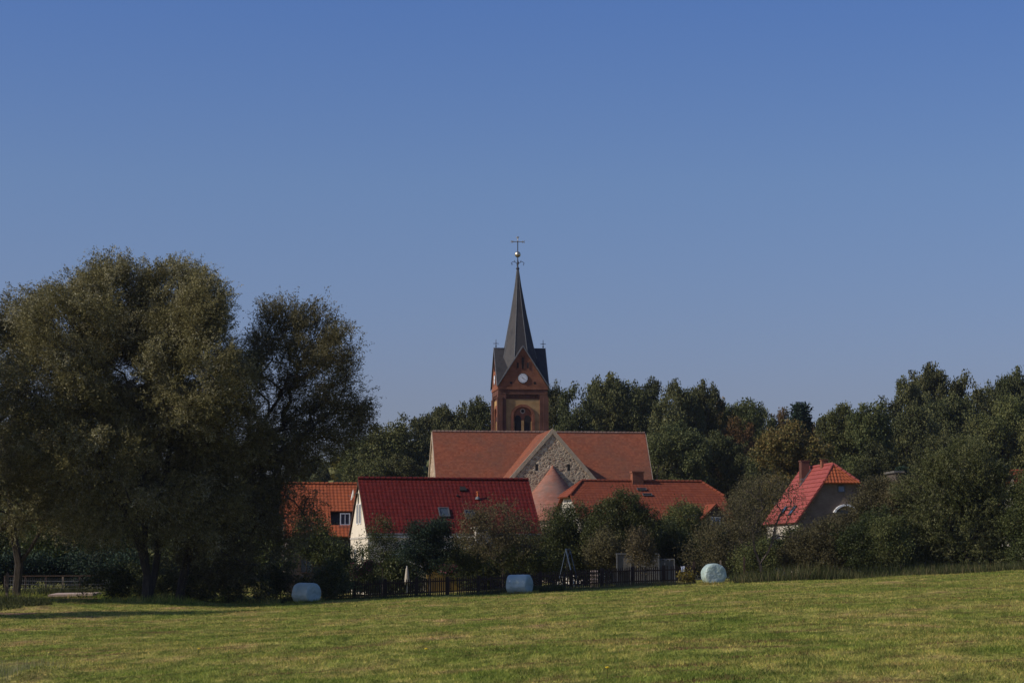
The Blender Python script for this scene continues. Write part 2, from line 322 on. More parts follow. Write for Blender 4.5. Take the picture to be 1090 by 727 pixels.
def ground_patch(name, pts, mat, lift=.004, sub=24):
    """sheet over polygon quad pts (4 xy corners), draped on the ground"""
    p = np.array(pts, float); u = np.linspace(0, 1, sub+1); U, W = np.meshgrid(u, u)
    e = .06*np.sin(W*19)+.05*np.sin(W*43+1)
    Uc = np.clip(U, 0, 1)+e*np.where(U < .5, 1, -1)*.3
    xy = (1-Uc)[..., None]*(1-W)[..., None]*p[0] + Uc[..., None]*(1-W)[..., None]*p[1] + Uc[..., None]*W[..., None]*p[2] + (1-Uc)[..., None]*W[..., None]*p[3]
    z = G(xy[..., 0], xy[..., 1])+lift
    V = np.concatenate([xy, z[..., None]], -1).reshape(-1, 3); n = sub+1; I = np.arange(n*n).reshape(n, n)
    F = np.stack([I[:-1, :-1], I[:-1, 1:], I[1:, 1:], I[1:, :-1]], -1).reshape(-1, 4)
    return tag(link(name, mk_mesh(name, V, F, mat, True)), kind='structure')

# ------------------------------------------------------------------ grass
rng = np.random.default_rng(7)
def blades(name, x, y, h, wd, mat, label, cat, tint=None, lean=.5, zoff=0.):
    n = len(x); z = G(x, y)-.01+zoff
    a = rng.uniform(0, math.pi, n); dx = np.cos(a)*wd/2; dy = np.sin(a)*wd/2
    lx = rng.normal(0, lean, n)*h; ly = rng.normal(0, lean, n)*h
    v = np.empty((n, 3, 3)); v[:, 0] = np.stack([x-dx, y-dy, z], -1); v[:, 1] = np.stack([x+dx, y+dy, z], -1); v[:, 2] = np.stack([x+lx, y+ly, z+h], -1)
    ti = rng.uniform(0, 1, n)**1.5 if tint is None else tint
    o = link(name, quad_mesh(name, v.reshape(-1, 3), 3, mat, {'tint': ti}))
    return tag(o, label, cat, kind='stuff')
def frustum_pts(n, y0, y1, pw):   # density ~ 1/y^pw inside the widened view
    u = rng.uniform(0, 1, n); k = 2-pw
    y = (y0**k+u*(y1**k-y0**k))**(1/k) if abs(k) > 1e-6 else y0*(y1/y0)**u
    x = rng.uniform(-1, 1, n)*(y*.245+2.5)
    return x, y
def tuftn(x, y): return .5+.25*np.sin(x*1.7+2.1*np.sin(y*.6))+.25*np.sin(y*1.1+1.9*np.sin(x*.9+1))
x, y = frustum_pts(560000, 26, 150, 2.001)
hh = (.018+.042*rng.uniform(0, 1, len(x))**1.8+.020*tuftn(x, y))*(1+y/260); ww = .0075+y*.00021
blades('meadow_grass', x, y, hh, ww, M['blades'], 'short mown grass of the sunny meadow in front of the fence', 'grass', lean=.7)
# little bare soil marks and flowers
def rough_strip(name, pxs, D0, D1, n, h, mat, label, wd=.03, clump=.45):
    x = []; y = []
    for a, b in pxs:
        k = int(n*(b-a)/sum(q-p for p, q in pxs)); yy = rng.uniform(D0, D1, k); xx = (rng.uniform(a, b, k)-545)/FPX*yy; x.append(xx); y.append(yy)
    x = np.concatenate(x); y = np.concatenate(y)
    hh = h*(.3+.7*rng.uniform(0, 1, len(x))**1.5)*(.1+1.15*np.clip(tuftn(x*clump, y*clump)*1.6-.25, 0, 1.3))
    return blades(name, x, y, hh, wd*np.ones(len(x)), mat, label, 'grass', lean=.28)

# ------------------------------------------------------------------ trees
def grow(trunk, targets, step=.6, lazy=.12, sag=.0, droop=0, rg=None):
    """trunk: list of chains of points (first one starts at base). Returns nodes, parents, tips"""
    n0 = sum(len(c) for c in trunk); cap = n0 + len(targets)*14+50
    Nn = np.zeros((cap, 3)); par = np.full(cap, -1); L = np.zeros(cap); k = 0
    for ci, ch in enumerate(trunk):
        for i, p in enumerate(ch):
            p = np.array(p, float)
            if i == 0 and ci > 0:
                j = int(np.argmin(np.linalg.norm(Nn[:k]-p, axis=1)))
                prev = j; continue
            Nn[k] = p; par[k] = -1 if k == 0 else prev
            if k: L[k] = L[prev]+np.linalg.norm(p-Nn[prev])
            prev = k; k += 1
    top = Nn[:k][int(np.argmax(L[:k]))]
    att0 = 1
    tips = []
    order = np.argsort([np.linalg.norm(t-top*.5-Nn[0]*.5) for t in targets])
    for ti in order:
        tg = targets[ti]; d = np.linalg.norm(Nn[att0:k]-tg, axis=1)
        up = np.maximum(0, Nn[att0:k, 2]-tg[2])          # branches rise: dislike coming from above
        c = d+lazy*L[att0:k]+.5*up
        j = att0+int(np.argmin(c)); dist = d[j-att0]; m_ = max(1, min(12, int(dist/step)))
        pd = Nn[j]-Nn[par[j]] if par[j] >= 0 else np.array([0, 0, 1.]); pd = pd/(np.linalg.norm(pd)+1e-9)
        ctrl = Nn[j]+pd*dist*.35+np.array([0, 0, dist*.10])
        prev = j
        for q in range(1, m_+1):
            u = q/m_; p = (1-u)**2*Nn[j]+2*u*(1-u)*ctrl+u*u*tg
            if q < m_: p = p+rg.normal(0, .05*dist/m_, 3)
            Nn[k] = p; par[k] = prev; L[k] = L[prev]+np.linalg.norm(p-Nn[prev]); prev = k; k += 1
        tips.append(prev)
    return Nn[:k], par[:k], tips
def limb_mesh(name, Nn, par, mat, rtip=.02, expo=2.3, rmin=.0, rmax=9, sides=5):
    n = len(Nn); acc = np.zeros(n); child = np.zeros(n, int)
    for i in range(1, n): child[par[i]] += 1
    acc[child == 0] = 1
    for i in range(n-1, 0, -1): acc[par[i]] += acc[i]
    r = np.minimum(rtip*acc**(1/expo), rmax)
    e = np.arange(1, n); e = e[r[e] >= rmin]
    A = Nn[par[e]]; B = Nn[e]; ra = np.minimum(r[par[e]], r[e]*1.25); rb = r[e]
    d = B-A; d /= (np.linalg.norm(d, axis=1)[:, None]+1e-9); A = A-d*ra[:, None]*.3
    h = np.where(np.abs(d[:, 2:3]) < .9, np.array([[0, 0, 1.]]), np.array([[1., 0, 0]]))
    u = np.cross(d, h); u /= np.linalg.norm(u, axis=1)[:, None]; v = np.cross(d, u)
    ang = np.arange(sides)*2*math.pi/sides; ca, sa = np.cos(ang), np.sin(ang)
    ring = ca[None, :, None]*u[:, None]+sa[None, :, None]*v[:, None]
    VA = A[:, None]+ring*ra[:, None, None]; VB = B[:, None]+ring*rb[:, None, None]
    k = np.arange(sides); k2 = (k+1) % sides
    Q = np.stack([VA[:, k], VA[:, k2], VB[:, k2], VB[:, k]], 2)
    return quad_mesh(name, Q.reshape(-1, 3), 4, mat)
def leaf_mesh(name, cen, mat, ln, wd, rg, down=0., tint=None, flat=0.):
    n = len(cen); a = rg.normal(0, 1, (n, 3)); a[:, 2] = a[:, 2]*(1-flat)-down; a /= np.linalg.norm(a, axis=1)[:, None]
    b = np.cross(a, rg.normal(0, 1, (n, 3))); b /= np.linalg.norm(b, axis=1)[:, None]
    s = rg.uniform(.65, 1.35, n)[:, None]; a = a*s*ln/2; b = b*s*wd/2
    V = np.stack([cen-a, cen+b, cen+a, cen-b], 1).reshape(-1, 3)
    ti = rg.uniform(0, 1, n) if tint is None else tint
    return quad_mesh(name, V, 4, mat, {'tint': np.clip(ti, 0, 1)})
def sample_lobes(lobes, rg, shell=.55):
    out = []
    for (cx, cy, cz, rx, ry, rz, n) in lobes:
        v = rg.normal(0, 1, (n, 3)); v /= np.linalg.norm(v, axis=1)[:, None]
        r = (shell**3+rg.uniform(0, 1, n)*(1-shell**3))**(1/3)
        out.append(np.array([cx, cy, cz])+v*r[:, None]*np.array([rx, ry, rz]))
    return np.concatenate(out)
def clumps(T, per, sig, rg, vs=1., drop=0.):
    n = len(T); m = rg.poisson(per*rg.uniform(.5, 1.5, n)) ; idx = np.repeat(np.arange(n), m)
    s = sig*rg.uniform(.6, 1.3, n)[idx][:, None]
    o = np.clip(rg.normal(0, 1, (len(idx), 3)), -1.9, 1.9)*s; o[:, 2] *= vs
    if drop: o[:, 2] -= np.abs(rg.normal(0, drop, len(idx)))
    ct = rg.normal(.5, .17, n)[idx]+rg.normal(0, .2, len(idx))
    return T[idx]+o, ct
def twigs(T, ntw, per, L_, rg, jit=.05, spread=.25, up=.35, droop=.5, ctr=None):
    n = len(T); c = T.mean(0) if ctr is None else ctr; k = np.repeat(np.arange(n), rg.poisson(ntw*rg.uniform(.55, 1.45, n)))
    m_ = len(k); o = np.clip(rg.normal(0, spread, (m_, 3)), -2*spread, 2*spread)
    out = T[k]-c; out[:, 2] *= .6; out /= (np.linalg.norm(out, axis=1)[:, None]+1e-6)
    d = out*.8+rg.normal(0, .55, (m_, 3)); d[:, 2] += up; d /= np.linalg.norm(d, axis=1)[:, None]
    Lt = L_*rg.uniform(.5, 1.35, m_); j = np.repeat(np.arange(m_), rg.poisson(per, m_)); u = rg.uniform(0, 1, len(j))
    P0 = T[k][j]+o[j]+d[j]*(u*Lt[j])[:, None]; P0[:, 2] -= droop*(u*Lt[j])**2
    P0 += rg.normal(0, jit, P0.shape); D = d[j].copy(); D[:, 2] -= 2*droop*u*Lt[j]
    ct = rg.normal(.5, .15, n)[k][j]+rg.normal(0, .12, m_)[j]+rg.normal(0, .15, len(j))
    return P0, D, ct
def leaf_mesh_dir(name, cen, D, mat, ln, wd, rg, tint, rnd=.6):
    n = len(cen); a = D/(np.linalg.norm(D, axis=1)[:, None]+1e-6)+rg.normal(0, rnd, (n, 3)); a /= np.linalg.norm(a, axis=1)[:, None]
    b = np.cross(a, rg.normal(0, 1, (n, 3))); b /= np.linalg.norm(b, axis=1)[:, None]; s = rg.uniform(.65, 1.3, n)[:, None]; a = a*s*ln/2; b = b*s*wd/2
    return quad_mesh(name, np.stack([cen-a, cen+b, cen+a, cen-b], 1).reshape(-1, 3), 4, mat, {'tint': np.clip(tint, 0, 1)})
def build_tree(name, root, trunk, T, rg, leafmat, per, sig, ln, wd, bark=None, rtip=.02, rmin=.02, vs=1., drop=0., down=0., step=.6, lazy=.12, expo=2.3, sides=5, crown='crown', rmax=9, flat=0., tw=None):
    Nn, par, tips = grow(trunk, T, step, lazy, rg=rg)
    link('trunk', limb_mesh('trunk', Nn, par, bark or M['bark'], rtip, expo, rmin, rmax, sides), root)
    if tw:
        cen, D_, ct = twigs(T, tw[0], tw[1], tw[2], rg, *tw[3:]); link(crown, leaf_mesh_dir(crown, cen, D_, leafmat, ln, wd, rg, ct), root)
    elif per > 0:
        cen, ct = clumps(T, per, sig, rg, vs, drop)
        link(crown, leaf_mesh(crown, cen, leafmat, ln, wd, rg, down, ct, flat), root)
    return root
def copy_tree(o, loc, rz, scale, label, mats=None):
    c = o.copy(); col.objects.link(c); c.location = loc; c.rotation_euler = (0, 0, rz); c.scale = scale; c['label'] = label
    for ch in o.children:
        d = ch.copy(); d.parent = c; col.objects.link(d)
        if mats and ch.name.startswith('crown'):
            d.data = mats(ch.data)
    return c

# px-defined tree: lobes (px, py, rpx, rpy, n)
def tree_px(name, label, cat, D, bpx, lobes, leafmat, per, sig, ln, wd, seed, trunks=None, deep=1., spread=0., group=None, **kw):
    rg = np.random.default_rng(seed); s = FPX/D
    bx = (bpx-545)/s; base = np.array([bx, D, gz(bx, D)-.05])
    root = thing(name, label, cat, base, group=group)
    Ls = []
    for l in lobes:
        px, py, rx, ry, n = l[:5]; off = l[5] if len(l) > 5 else 0.
        dy = rg.uniform(-1, 1)*spread+off
        c = P(px, py, D+dy)-base; Ls.append((c[0], dy, c[2], rx/s, rx/s*deep, ry/s, n))
    T = sample_lobes(Ls, rg, kw.pop('shell', .5))
    T = T[T[:, 2] > .25]
    if trunks is None: trunks = [[(bpx, None), (bpx, .35)]]
    H = T[:, 2].max(); tr = []
    for ch in trunks:
        pts = []
        for q in ch:
            if q[1] is None: pts.append(np.array([(q[0]-545)/s-bx, 0, 0.]))
            elif q[1] < 1: pts.append(np.array([(q[0]-545)/s-bx, 0, H*q[1]]))
            else:
                c = P(q[0], q[1], D+(q[2] if len(q) > 2 else 0))-base; pts.append(c)
        # subdivide
        out = [pts[0]]
        for a, b_ in zip(pts[:-1], pts[1:]):
            m_ = max(1, int(np.linalg.norm(b_-a)/1.2))
            for i in range(1, m_+1): out.append(a+(b_-a)*i/m_+(rg.normal(0, .05, 3) if i < m_ else 0))
        tr.append(out)
    return build_tree(name, root, tr, T, rg, leafmat, per, sig, ln, wd, **kw)

# ================================================================== ROOF SHEETS
def tile_sheet(name, tl, tr, bl, br, mat, parent, tw=.3, rh=.34, amp=.025, stepd=.03, thick=.10, sub=4, flip=False, holes=None):
    """tiled roof slope between four corners (top left, top right, bottom left, bottom right seen from outside), closed below"""
    tl, tr, bl, br = [np.array(p, float) for p in (tl, tr, bl, br)]
    eu = tr-tl if np.linalg.norm(tr-tl) > np.linalg.norm(br-bl) else br-bl; eu = eu/np.linalg.norm(eu)
    n = np.cross(eu, tl-bl); 
    if np.linalg.norm(n) < 1e-6: n = np.cross(eu, tr-br)
    n = n/np.linalg.norm(n)
    if n[2] < 0: n = -n
    ev = np.cross(n, eu); 
    if ev[2] > 0: ev = -ev      # down slope
    H = max(np.dot(bl-tl, ev), np.dot(br-tr, ev)); nr = max(2, int(round(H/rh)))
    Wm = max(np.linalg.norm(tr-tl), np.linalg.norm(br-bl)); nu = max(2, int(round(Wm/tw)))*sub
    rows = []
    for r in range(nr): rows += [(r/nr, 0.0), ((r+.999)/nr, stepd)]
    u = np.linspace(0, 1, nu+1); V = []; UV = []
    o0 = bl
    for v, lift in rows:
        L = tl+(bl-tl)*v; Rr = tr+(br-tr)*v; p = L[None]+(Rr-L)[None]*u[:, None]
        wu = (p-o0)@eu/tw
        h = lift+amp*(.5+.5*np.cos(2*math.pi*wu))
        V.append(p+n*h[:, None]); UV.append(np.stack([wu+.5+.0*u, np.full(nu+1, v*nr+.0005)], -1))
    nrw = len(rows); V = np.concatenate(V); UV = np.concatenate(UV); W = nu+1
    I = np.arange(nrw*W).reshape(nrw, W)
    F = np.stack([I[:-1, :-1], I[1:, :-1], I[1:, 1:], I[:-1, 1:]], -1).reshape(-1, 4).tolist()
    k = len(V); V = np.concatenate([V, np.array([tl, tr, br, bl])-n*thick]); UV = np.concatenate([UV, [(.5, .5)]*4])
    F.append([k, k+1, k+2, k+3]); F.append([*I[0][::-1], k, k+1][:W] + [k, k+1]) if False else None
    F = [f for f in F if f is not None]
    F.append([k+3, k+2, *I[-1][::-1]]); F.append([k+1, k, *I[0]]); F.append([k, k+3, *I[::-1, 0]]); F.append([k+2, k+1, *I[:, -1]])
    return link(name, mk_mesh(name, V, F, mat, False, UV), parent)
def ridge_line(name, a, b, mat, parent, r=.13, pitch=.38, knob=True):
    a = np.array(a, float); b = np.array(b, float); L = np.linalg.norm(b-a); n = max(2, int(L/pitch)); mb = MB(); pts = []; rs = []
    for i in range(n):
        p = a+(b-a)*i/n; q = a+(b-a)*(i+.96)/n; pts += [p, q]; rs += [r*.8, r*1.1 if knob else r*.85]
    pts.append(b); rs.append(r*.8); mb.tube(pts, rs, 8)
    return mb.build(name, mat, parent)
def window(parent, c, u, n, w_, h_, pane, frame='white', bars=True, fr=.07, name='window', up=None):
    """window on a wall: centre c, in-plane unit vector u, outward normal n"""
    c = np.array(c, float); u = np.array(u, float); n = np.array(n, float); up = np.array((0, 0, 1.) if up is None else up, float)
    def bx(mb, a0, a1, b0, b1, d0, d1):
        mb.prism([c+u*a0+up*b0+n*d0, c+u*a1+up*b0+n*d0, c+u*a1+up*b1+n*d0, c+u*a0+up*b1+n*d0], n*(d1-d0))
    f = MB(); a, b_ = w_/2, h_/2
    bx(f, -a, a, b_-fr, b_, -.02, .06); bx(f, -a, a, -b_, -b_+fr, -.02, .06); bx(f, -a, -a+fr, -b_+fr, b_-fr, -.02, .06); bx(f, a-fr, a, -b_+fr, b_-fr, -.02, .06)
    if bars: bx(f, -fr*.35, fr*.35, -b_+fr, b_-fr, -.02, .045)
    wo = f.build(name, M[frame], parent)
    g = MB(); bx(g, -a+fr, a-fr, -b_+fr, b_-fr, -.03, .015); g.build('pane', M[pane], wo)
    return wo

# ================================================================== CHURCH
A = np.array
def church():
    th = R(7.5); ch = thing('church', 'fieldstone church with tiled nave, round apse and slate-spired clock tower', 'church', (2.88, 243, 0), th)
    # nave
    hl, hw, rz, k = 11.3, 6.0, 15.72, 1.28; ez = rz-hw*k
    mb = MB(); mb.prism([(-hl, -5.6, -1.5), (-hl, -5.6, rz-5.75*k), (-hl, 0, rz-.2), (-hl, 5.6, rz-5.75*k), (-hl, 5.6, -1.5)], (2*hl, 0, 0))
    nw = mb.build('nave_wall', M['stone'], ch)
    for s in (-1, 1):      # pale gable verge of stone at both ends
        v = MB(); 
        for t in (-1, 1):
            v.prism([(s*(hl+.02), 0, rz-.02), (s*(hl+.02), t*6.0, ez-.02), (s*(hl+.02), t*6.0, ez-.5), (s*(hl+.02), 0, rz-.62)], (s*.12, 0, 0))
        v.build('gable_verge', M['mortar_stone'], ch)
    for s in (-1, 1):
        tile_sheet('nave_roof', (-hl-.06, 0, rz), (hl+.06, 0, rz), (-hl-.06, s*hw, ez), (hl+.06, s*hw, ez), M['church_tile'], ch, tw=.22, rh=.20, amp=.004, stepd=.010, thick=.14, sub=2)
    ridge_line('ridge_tiles', (-hl-.05, 0, rz+.03), (hl+.05, 0, rz+.03), M['ridge_old'], ch, .11, .42)
    # choir with the stone gable towards the meadow
    cx, gy, cz, k2, w2 = -.30, -11.5, 15.40, 1.14, 6.0; e2 = cz-w2*k2
    mb = MB(); mb.prism([(cx-5.7, gy, -1.5), (cx+5.7, gy, -1.5), (cx+5.7, gy, cz-5.7*k2-.1), (cx, gy, cz-.1), (cx-5.7, gy, cz-5.7*k2-.1)], (0, 11, 0))
    mb.build('choir_wall', M['stone'], ch)
    tile_sheet('choir_roof', (cx, -.5, cz), (cx, gy+.12, cz), (cx-w2, -.5, e2), (cx-w2, gy+.12, e2), M['church_tile'], ch, tw=.22, rh=.20, amp=.004, stepd=.010, thick=.14, sub=2)
    tile_sheet('choir_roof', (cx, gy+.12, cz), (cx, -.5, cz), (cx+w2, gy+.12, e2), (cx+w2, -.5, e2), M['church_tile'], ch, tw=.22, rh=.20, amp=.004, stepd=.010, thick=.14, sub=2)
    for s in (-1, 1):      # raised coping of the gable
        v = MB(); v.prism([(cx, gy-.09, cz+.06), (cx+s*w2, gy-.09, e2+.06), (cx+s*w2, gy-.09, e2-.50), (cx, gy-.09, cz-.50)], (0, .55 if s > 0 else .2, 0))
        v.build('gable_coping', M['mortar_stone'], ch)
    for px in (570.8, 605.6):
        c = P(px, 497.5, 231.6); dx, dy = c[0]-2.88, c[1]-243; lx = dx*math.cos(th)+dy*math.sin(th)
        v = MB(); v.box(lx-.14, lx+.14, gy-.006, gy+.3, c[2]-.33, c[2]+.33); o = v.build('slit_window', M['dark'], ch)
    # apse: half round wall and half cone roof in plain tiles
    az, ar, kk = 11.65, 4.3, 1.28; n = 64; nr = 30
    v = MB(); v.lathe([(ar-.3, -1.5), (ar-.3, az-(ar-.3)*kk-.02)], (cx, gy, 0), 40, math.pi, 2*math.pi); v.build('apse_wall', M['stone'], ch)
    V = []; UV = []; 
    for r in range(nr):
        for q, lift in ((0, 0), (.999, .012)):
            f = (r+q)/nr; rr = .02+ar*f
            for j in range(n+1):
                a = math.pi+math.pi*j/n; V.append((cx+(rr+lift*.8)*math.cos(a), gy+(rr+lift*.8)*math.sin(a), az-ar*kk*f+lift*.6)); UV.append((j*f*.7+.001, r+q))
    W = n+1; I = np.arange(2*nr*W).reshape(2*nr, W); F = np.stack([I[:-1, :-1], I[1:, :-1], I[1:, 1:], I[:-1, 1:]], -1).reshape(-1, 4).tolist()
    link('apse_roof', mk_mesh('apse_roof', V, F, M['apse_tile'], False, UV), ch)
    v = MB(); v.lathe([(.0, az+.12), (.06, az+.05), (.12, az-.05), (.16, az-.17)], (cx, gy-.05, 0), 10); v.build('apse_cap', M['apse_tile'], ch)
    # tower
    tx, ty = -1.03, 7.9; H = 2.7; te, ta = 21.1, 25.35
    def T(v): return [(a+tx, b+ty, c) for a, b, c in v]
    core = MB().box(tx-2.35, tx+2.35, ty-2.35, ty+2.35, -1, te-.05); core.build('tower_wall', M['brick'], ch)
    pil = MB()
    for sx in (-1, 1):
        for sy in (-1, 1):
            x0, x1 = sorted((sx*1.85, sx*H)); y0, y1 = sorted((sy*1.85, sy*H))
            pil.box(tx+x0, tx+x1, ty+y0, ty+y1, -1, te-1.02)
            x0, x1 = sorted((sx*2.22, sx*(H+.09))); y0, y1 = sorted((sy*2.22, sy*(H+.09)))
            pil.box(tx+x0, tx+x1, ty+y0, ty+y1, -1, te-1.3)
    pil.build('corner_pilaster', M['brick_dark'], ch)
    rot = lambda p, q: [(p[0], p[1]), (-p[1], p[0]), (-p[0], -p[1]), (p[1], -p[0])][q]
    for q in range(4):
        def W_(pts, d):   # local face coords (x along face, depth outward, z) -> prism
            out = []
            for (x, dep, z) in pts:
                a, b = rot((x, -dep), q); out.append((tx+a, ty+b, z))
            dx, dy = rot((0, -d), q); return out, (dx, dy, 0)
        def rect(mb, x0, x1, z0, z1, d0, d1): mb.prism(*W_([(x0, d0, z0), (x1, d0, z0), (x1, d0, z1), (x0, d0, z1)], d1-d0))
        # ochre field with a round-arched opening
        ac = 17.75; ar_ = 1.28; pts = [(-1.85, 2.35, 12), (-ar_, 2.35, 12), (-ar_, 2.35, ac)] + [(-ar_*math.cos(a), 2.35, ac+ar_*math.sin(a)) for a in np.linspace(0, math.pi, 17)[1:-1]] + [(ar_, 2.35, ac), (ar_, 2.35, 12), (1.85, 2.35, 12), (1.85, 2.35, 19.6), (-1.85, 2.35, 19.6)]
        mb = MB(); mb.prism(*W_(pts, .18)); mb.build('ochre_field', M['ochre'], ch)
        # brick arch ring
        ring = MB(); aa = np.linspace(0, math.pi, 19)
        po = [(-(ar_+.02)*math.cos(a), 2.36, ac+(ar_+.02)*math.sin(a)) for a in aa]; pi_ = [(-(ar_-.27)*math.cos(a), 2.36, ac+(ar_-.27)*math.sin(a)) for a in aa]
        ring.prism(*W_([(-ar_-.02, 2.36, 12), *po, (ar_+.02, 2.36, 12), (ar_-.27, 2.36, 12), *pi_[::-1], (-ar_+.27, 2.36, 12)], .28)); ring.build('window_arch', M['brick'], ch)
        # belfry window: twin lancets under a small round eye
        tym = MB(); tym.prism(*W_([(-.99, 2.352, 17.2), *[(-.99*math.cos(a), 2.352, ac+.99*math.sin(a)) for a in np.linspace(0, math.pi, 13)], (.99, 2.352, 17.2)], .10))
        bw = tym.build('belfry_window', M['brick'], ch)
        lo = MB()
        for s in (-1, 1):
            c0 = s*.53; lo.prism(*W_([(c0-.36, 2.37, 12), (c0-.36, 2.37, 17.47), *[(c0-.36*math.cos(a), 2.37, 17.47+.40*math.sin(a)) for a in np.linspace(0, math.pi, 9)[1:-1]], (c0+.36, 2.37, 17.47), (c0+.36, 2.37, 12)], .10))
        lo.build('louvre', M['dark'], bw)
        rect_ = MB(); rect(rect_, -.13, .13, 12, 17.3, 2.36, 2.56); rect(rect_, -.99, -.89, 12, 17.2, 2.36, 2.5); rect(rect_, .89, .99, 12, 17.2, 2.36, 2.5); rect_.build('mullion', M['ochre'], bw)
        ey = MB(); ey.prism(*W_([(.18*math.cos(a), 2.37, 18.32+.18*math.sin(a)) for a in np.linspace(0, 2*math.pi, 13)[:-1]], .10)); ey.build('round_eye', M['dark'], bw)
        er = MB(); er.prism(*W_([(.28*math.cos(a), 2.365, 18.32+.28*math.sin(a)) for a in np.linspace(0, 2*math.pi, 13)[:-1]], .095)); er.build('eye_ring', M['mortar_stone'], bw)
        # frieze with dentils under the gable
        fr = MB(); rect(fr, -H, H, te-1.0, te-.45, 2.35, H-.02 if q % 2 == 0 else H-.024)
        rect(fr, -1.85, 1.85, 19.6, te-1.0, 2.35, 2.50)
        for i in range(16): x = -2.05+i*4.1/15; rect(fr, x-.07, x+.07, te-1.28, te-1.02, 2.5, 2.62)
        fr.build('frieze', M['brick_dark'], ch)
        st = MB(); rect(st, -H-.06, H+.06, te-.45, te-.18, 2.3, H+.05 if q % 2 == 0 else H+.054); st.build('string_course', M['brick'], ch)
        # gable
        gb = MB(); gb.prism(*W_([(-H, 2.3, te-.18), (H, 2.3, te-.18), (0, 2.3, ta-.05)], H-2.3)); g = gb.build('tower_gable', M['brick'], ch)
        for x0, z0, z1 in ((-.55, 22.95, 23.55), (0, 22.85, 24.15), (.55, 22.95, 23.55)):
            sl_ = MB(); rect(sl_, x0-.09, x0+.09, z0, z1, H-.02, H+.012); sl_.build('gable_slit', M['dark'], g)
        for x0 in (-1.3, 1.3):
            sl_ = MB(); sl_.prism(*W_([(x0+.15*math.cos(a), H-.02, 21.35+.15*math.sin(a)) for a in np.linspace(0, 2*math.pi, 9)[:-1]], .032)); sl_.build('gable_hole', M['dark'], g)
        tr_ = MB(); rect(tr_, -.72, -.64, 22.8, 23.7, H, H+.05); rect(tr_, .64, .72, 22.8, 23.7, H, H+.05); rect(tr_, -.17, -.11, 22.8, 24.3, H, H+.05); rect(tr_, .11, .17, 22.8, 24.3, H, H+.05)
        tr_.build('gable_band', M['brick_dark'], g)
        # slate slopes of the gable roof
        km = (ta-te+.15)/(H+.15); sr = MB()
        for s in (-1, 1):
            e = H+.16; p, _ = W_([(0, e, ta+.04), (s*e, e, ta+.04-e*km), (0, 0, ta+.04)], 1); sr.prism(p, (0, 0, -.13))
        sr.build('gable_roof', M['slate'], ch)
        vg = MB()
        for s in (-1, 1): vg.prism(*W_([(0, H+.10, ta+.07), (s*(H+.10), H+.10, ta+.07-(H+.10)*km), (s*(H+.10), H+.10, ta-.12-(H+.10)*km), (0, H+.10, ta-.12)], .07))
        vg.build('verge_flashing', M['lead'], ch)
        # clock
        if q != 2:
            def disc(r, d0, d1): 
                m_ = MB(); m_.prism(*W_([(r*math.cos(a), d0, 21.85+r*math.sin(a)) for a in np.linspace(0, 2*math.pi, 33)[:-1]], d1-d0)); return m_
            ck = disc(.56, H, H+.06).build('clock', M['iron'], ch)
            disc(.50, H+.06, H+.085).build('clock_face', M['clock'], ck)
            hd = MB()
            for i in range(12):
                hd = MB(); a = i*math.pi/6; r0, r1 = .37, .46; dx, dz = math.sin(a), math.cos(a); nx_, nz_ = dz*.02, -dx*.02
                hd.prism(*W_([(dx*r0+nx_, H+.086, 21.85+dz*r0+nz_), (dx*r1+nx_, H+.086, 21.85+dz*r1+nz_), (dx*r1-nx_, H+.086, 21.85+dz*r1-nz_), (dx*r0-nx_, H+.086, 21.85+dz*r0-nz_)], .008))
                hd.build('hour_mark', M['iron'], ck)
            for a, L_, w_ in ((R(120), .44, .022), (R(-48), .30, .035)):
                dx, dz = math.sin(a), math.cos(a); nx_, nz_ = dz*w_, -dx*w_; hh_ = MB()
                hh_.prism(*W_([(-dx*.08+nx_, H+.095+w_*.3, 21.85-dz*.08+nz_), (dx*L_, H+.095+w_*.3, 21.85+dz*L_), (-dx*.08-nx_, H+.095+w_*.3, 21.85-dz*.08-nz_)], .012)); hh_.build('clock_hand', M['iron'], ck)
    # spire (slightly out of true)
    sp = MB(); lx, lz = -.2, 34.15; V = []
    n = 8; prof = [(2.78, te+.3), (2.45, te+1.2), (1.62, 25.6), (.9, 29.1), (.36, 32.2), (.10, lz)]
    for r_, z_ in prof:
        f = (z_-te)/(lz-te)
        for k_ in range(n): a = math.pi/8+k_*math.pi/4; V.append((tx+lx*f+r_*math.cos(a), ty+r_*math.sin(a), z_))
    F = [(i*n+j, i*n+(j+1) % n, (i+1)*n+(j+1) % n, (i+1)*n+j) for i in range(len(prof)-1) for j in range(n)]
    sp.add(V, F); sp.build('spire', M['slate'], ch)
    hips = MB()
    for j in range(n): hips.tube([V[i*n+j] for i in range(len(prof))], [.045, .045, .04, .035, .03, .02], 5)
    hips.build('hip_rolls', M['lead'], ch)
    # finial: rod, scrolls, ball, cross
    c = A([tx+lx, ty, 0]); fn_ = MB(); fn_.lathe([(.18, lz-.1), (.2, lz), (.09, lz+.15), (.055, lz+.5), (.05, 37.2)], c, 8); fin = fn_.build('finial_rod', M['iron'], ch)
    ba = MB(); ba.lathe([(0, 35.35)] + [(.33*math.sin(a), 35.69-.33*math.cos(a)) for a in np.linspace(0.05, math.pi-.05, 11)] + [(0, 36.03)], c, 16); bo = ba.build('ball', M['gold'], fin, True)
    scr = MB()
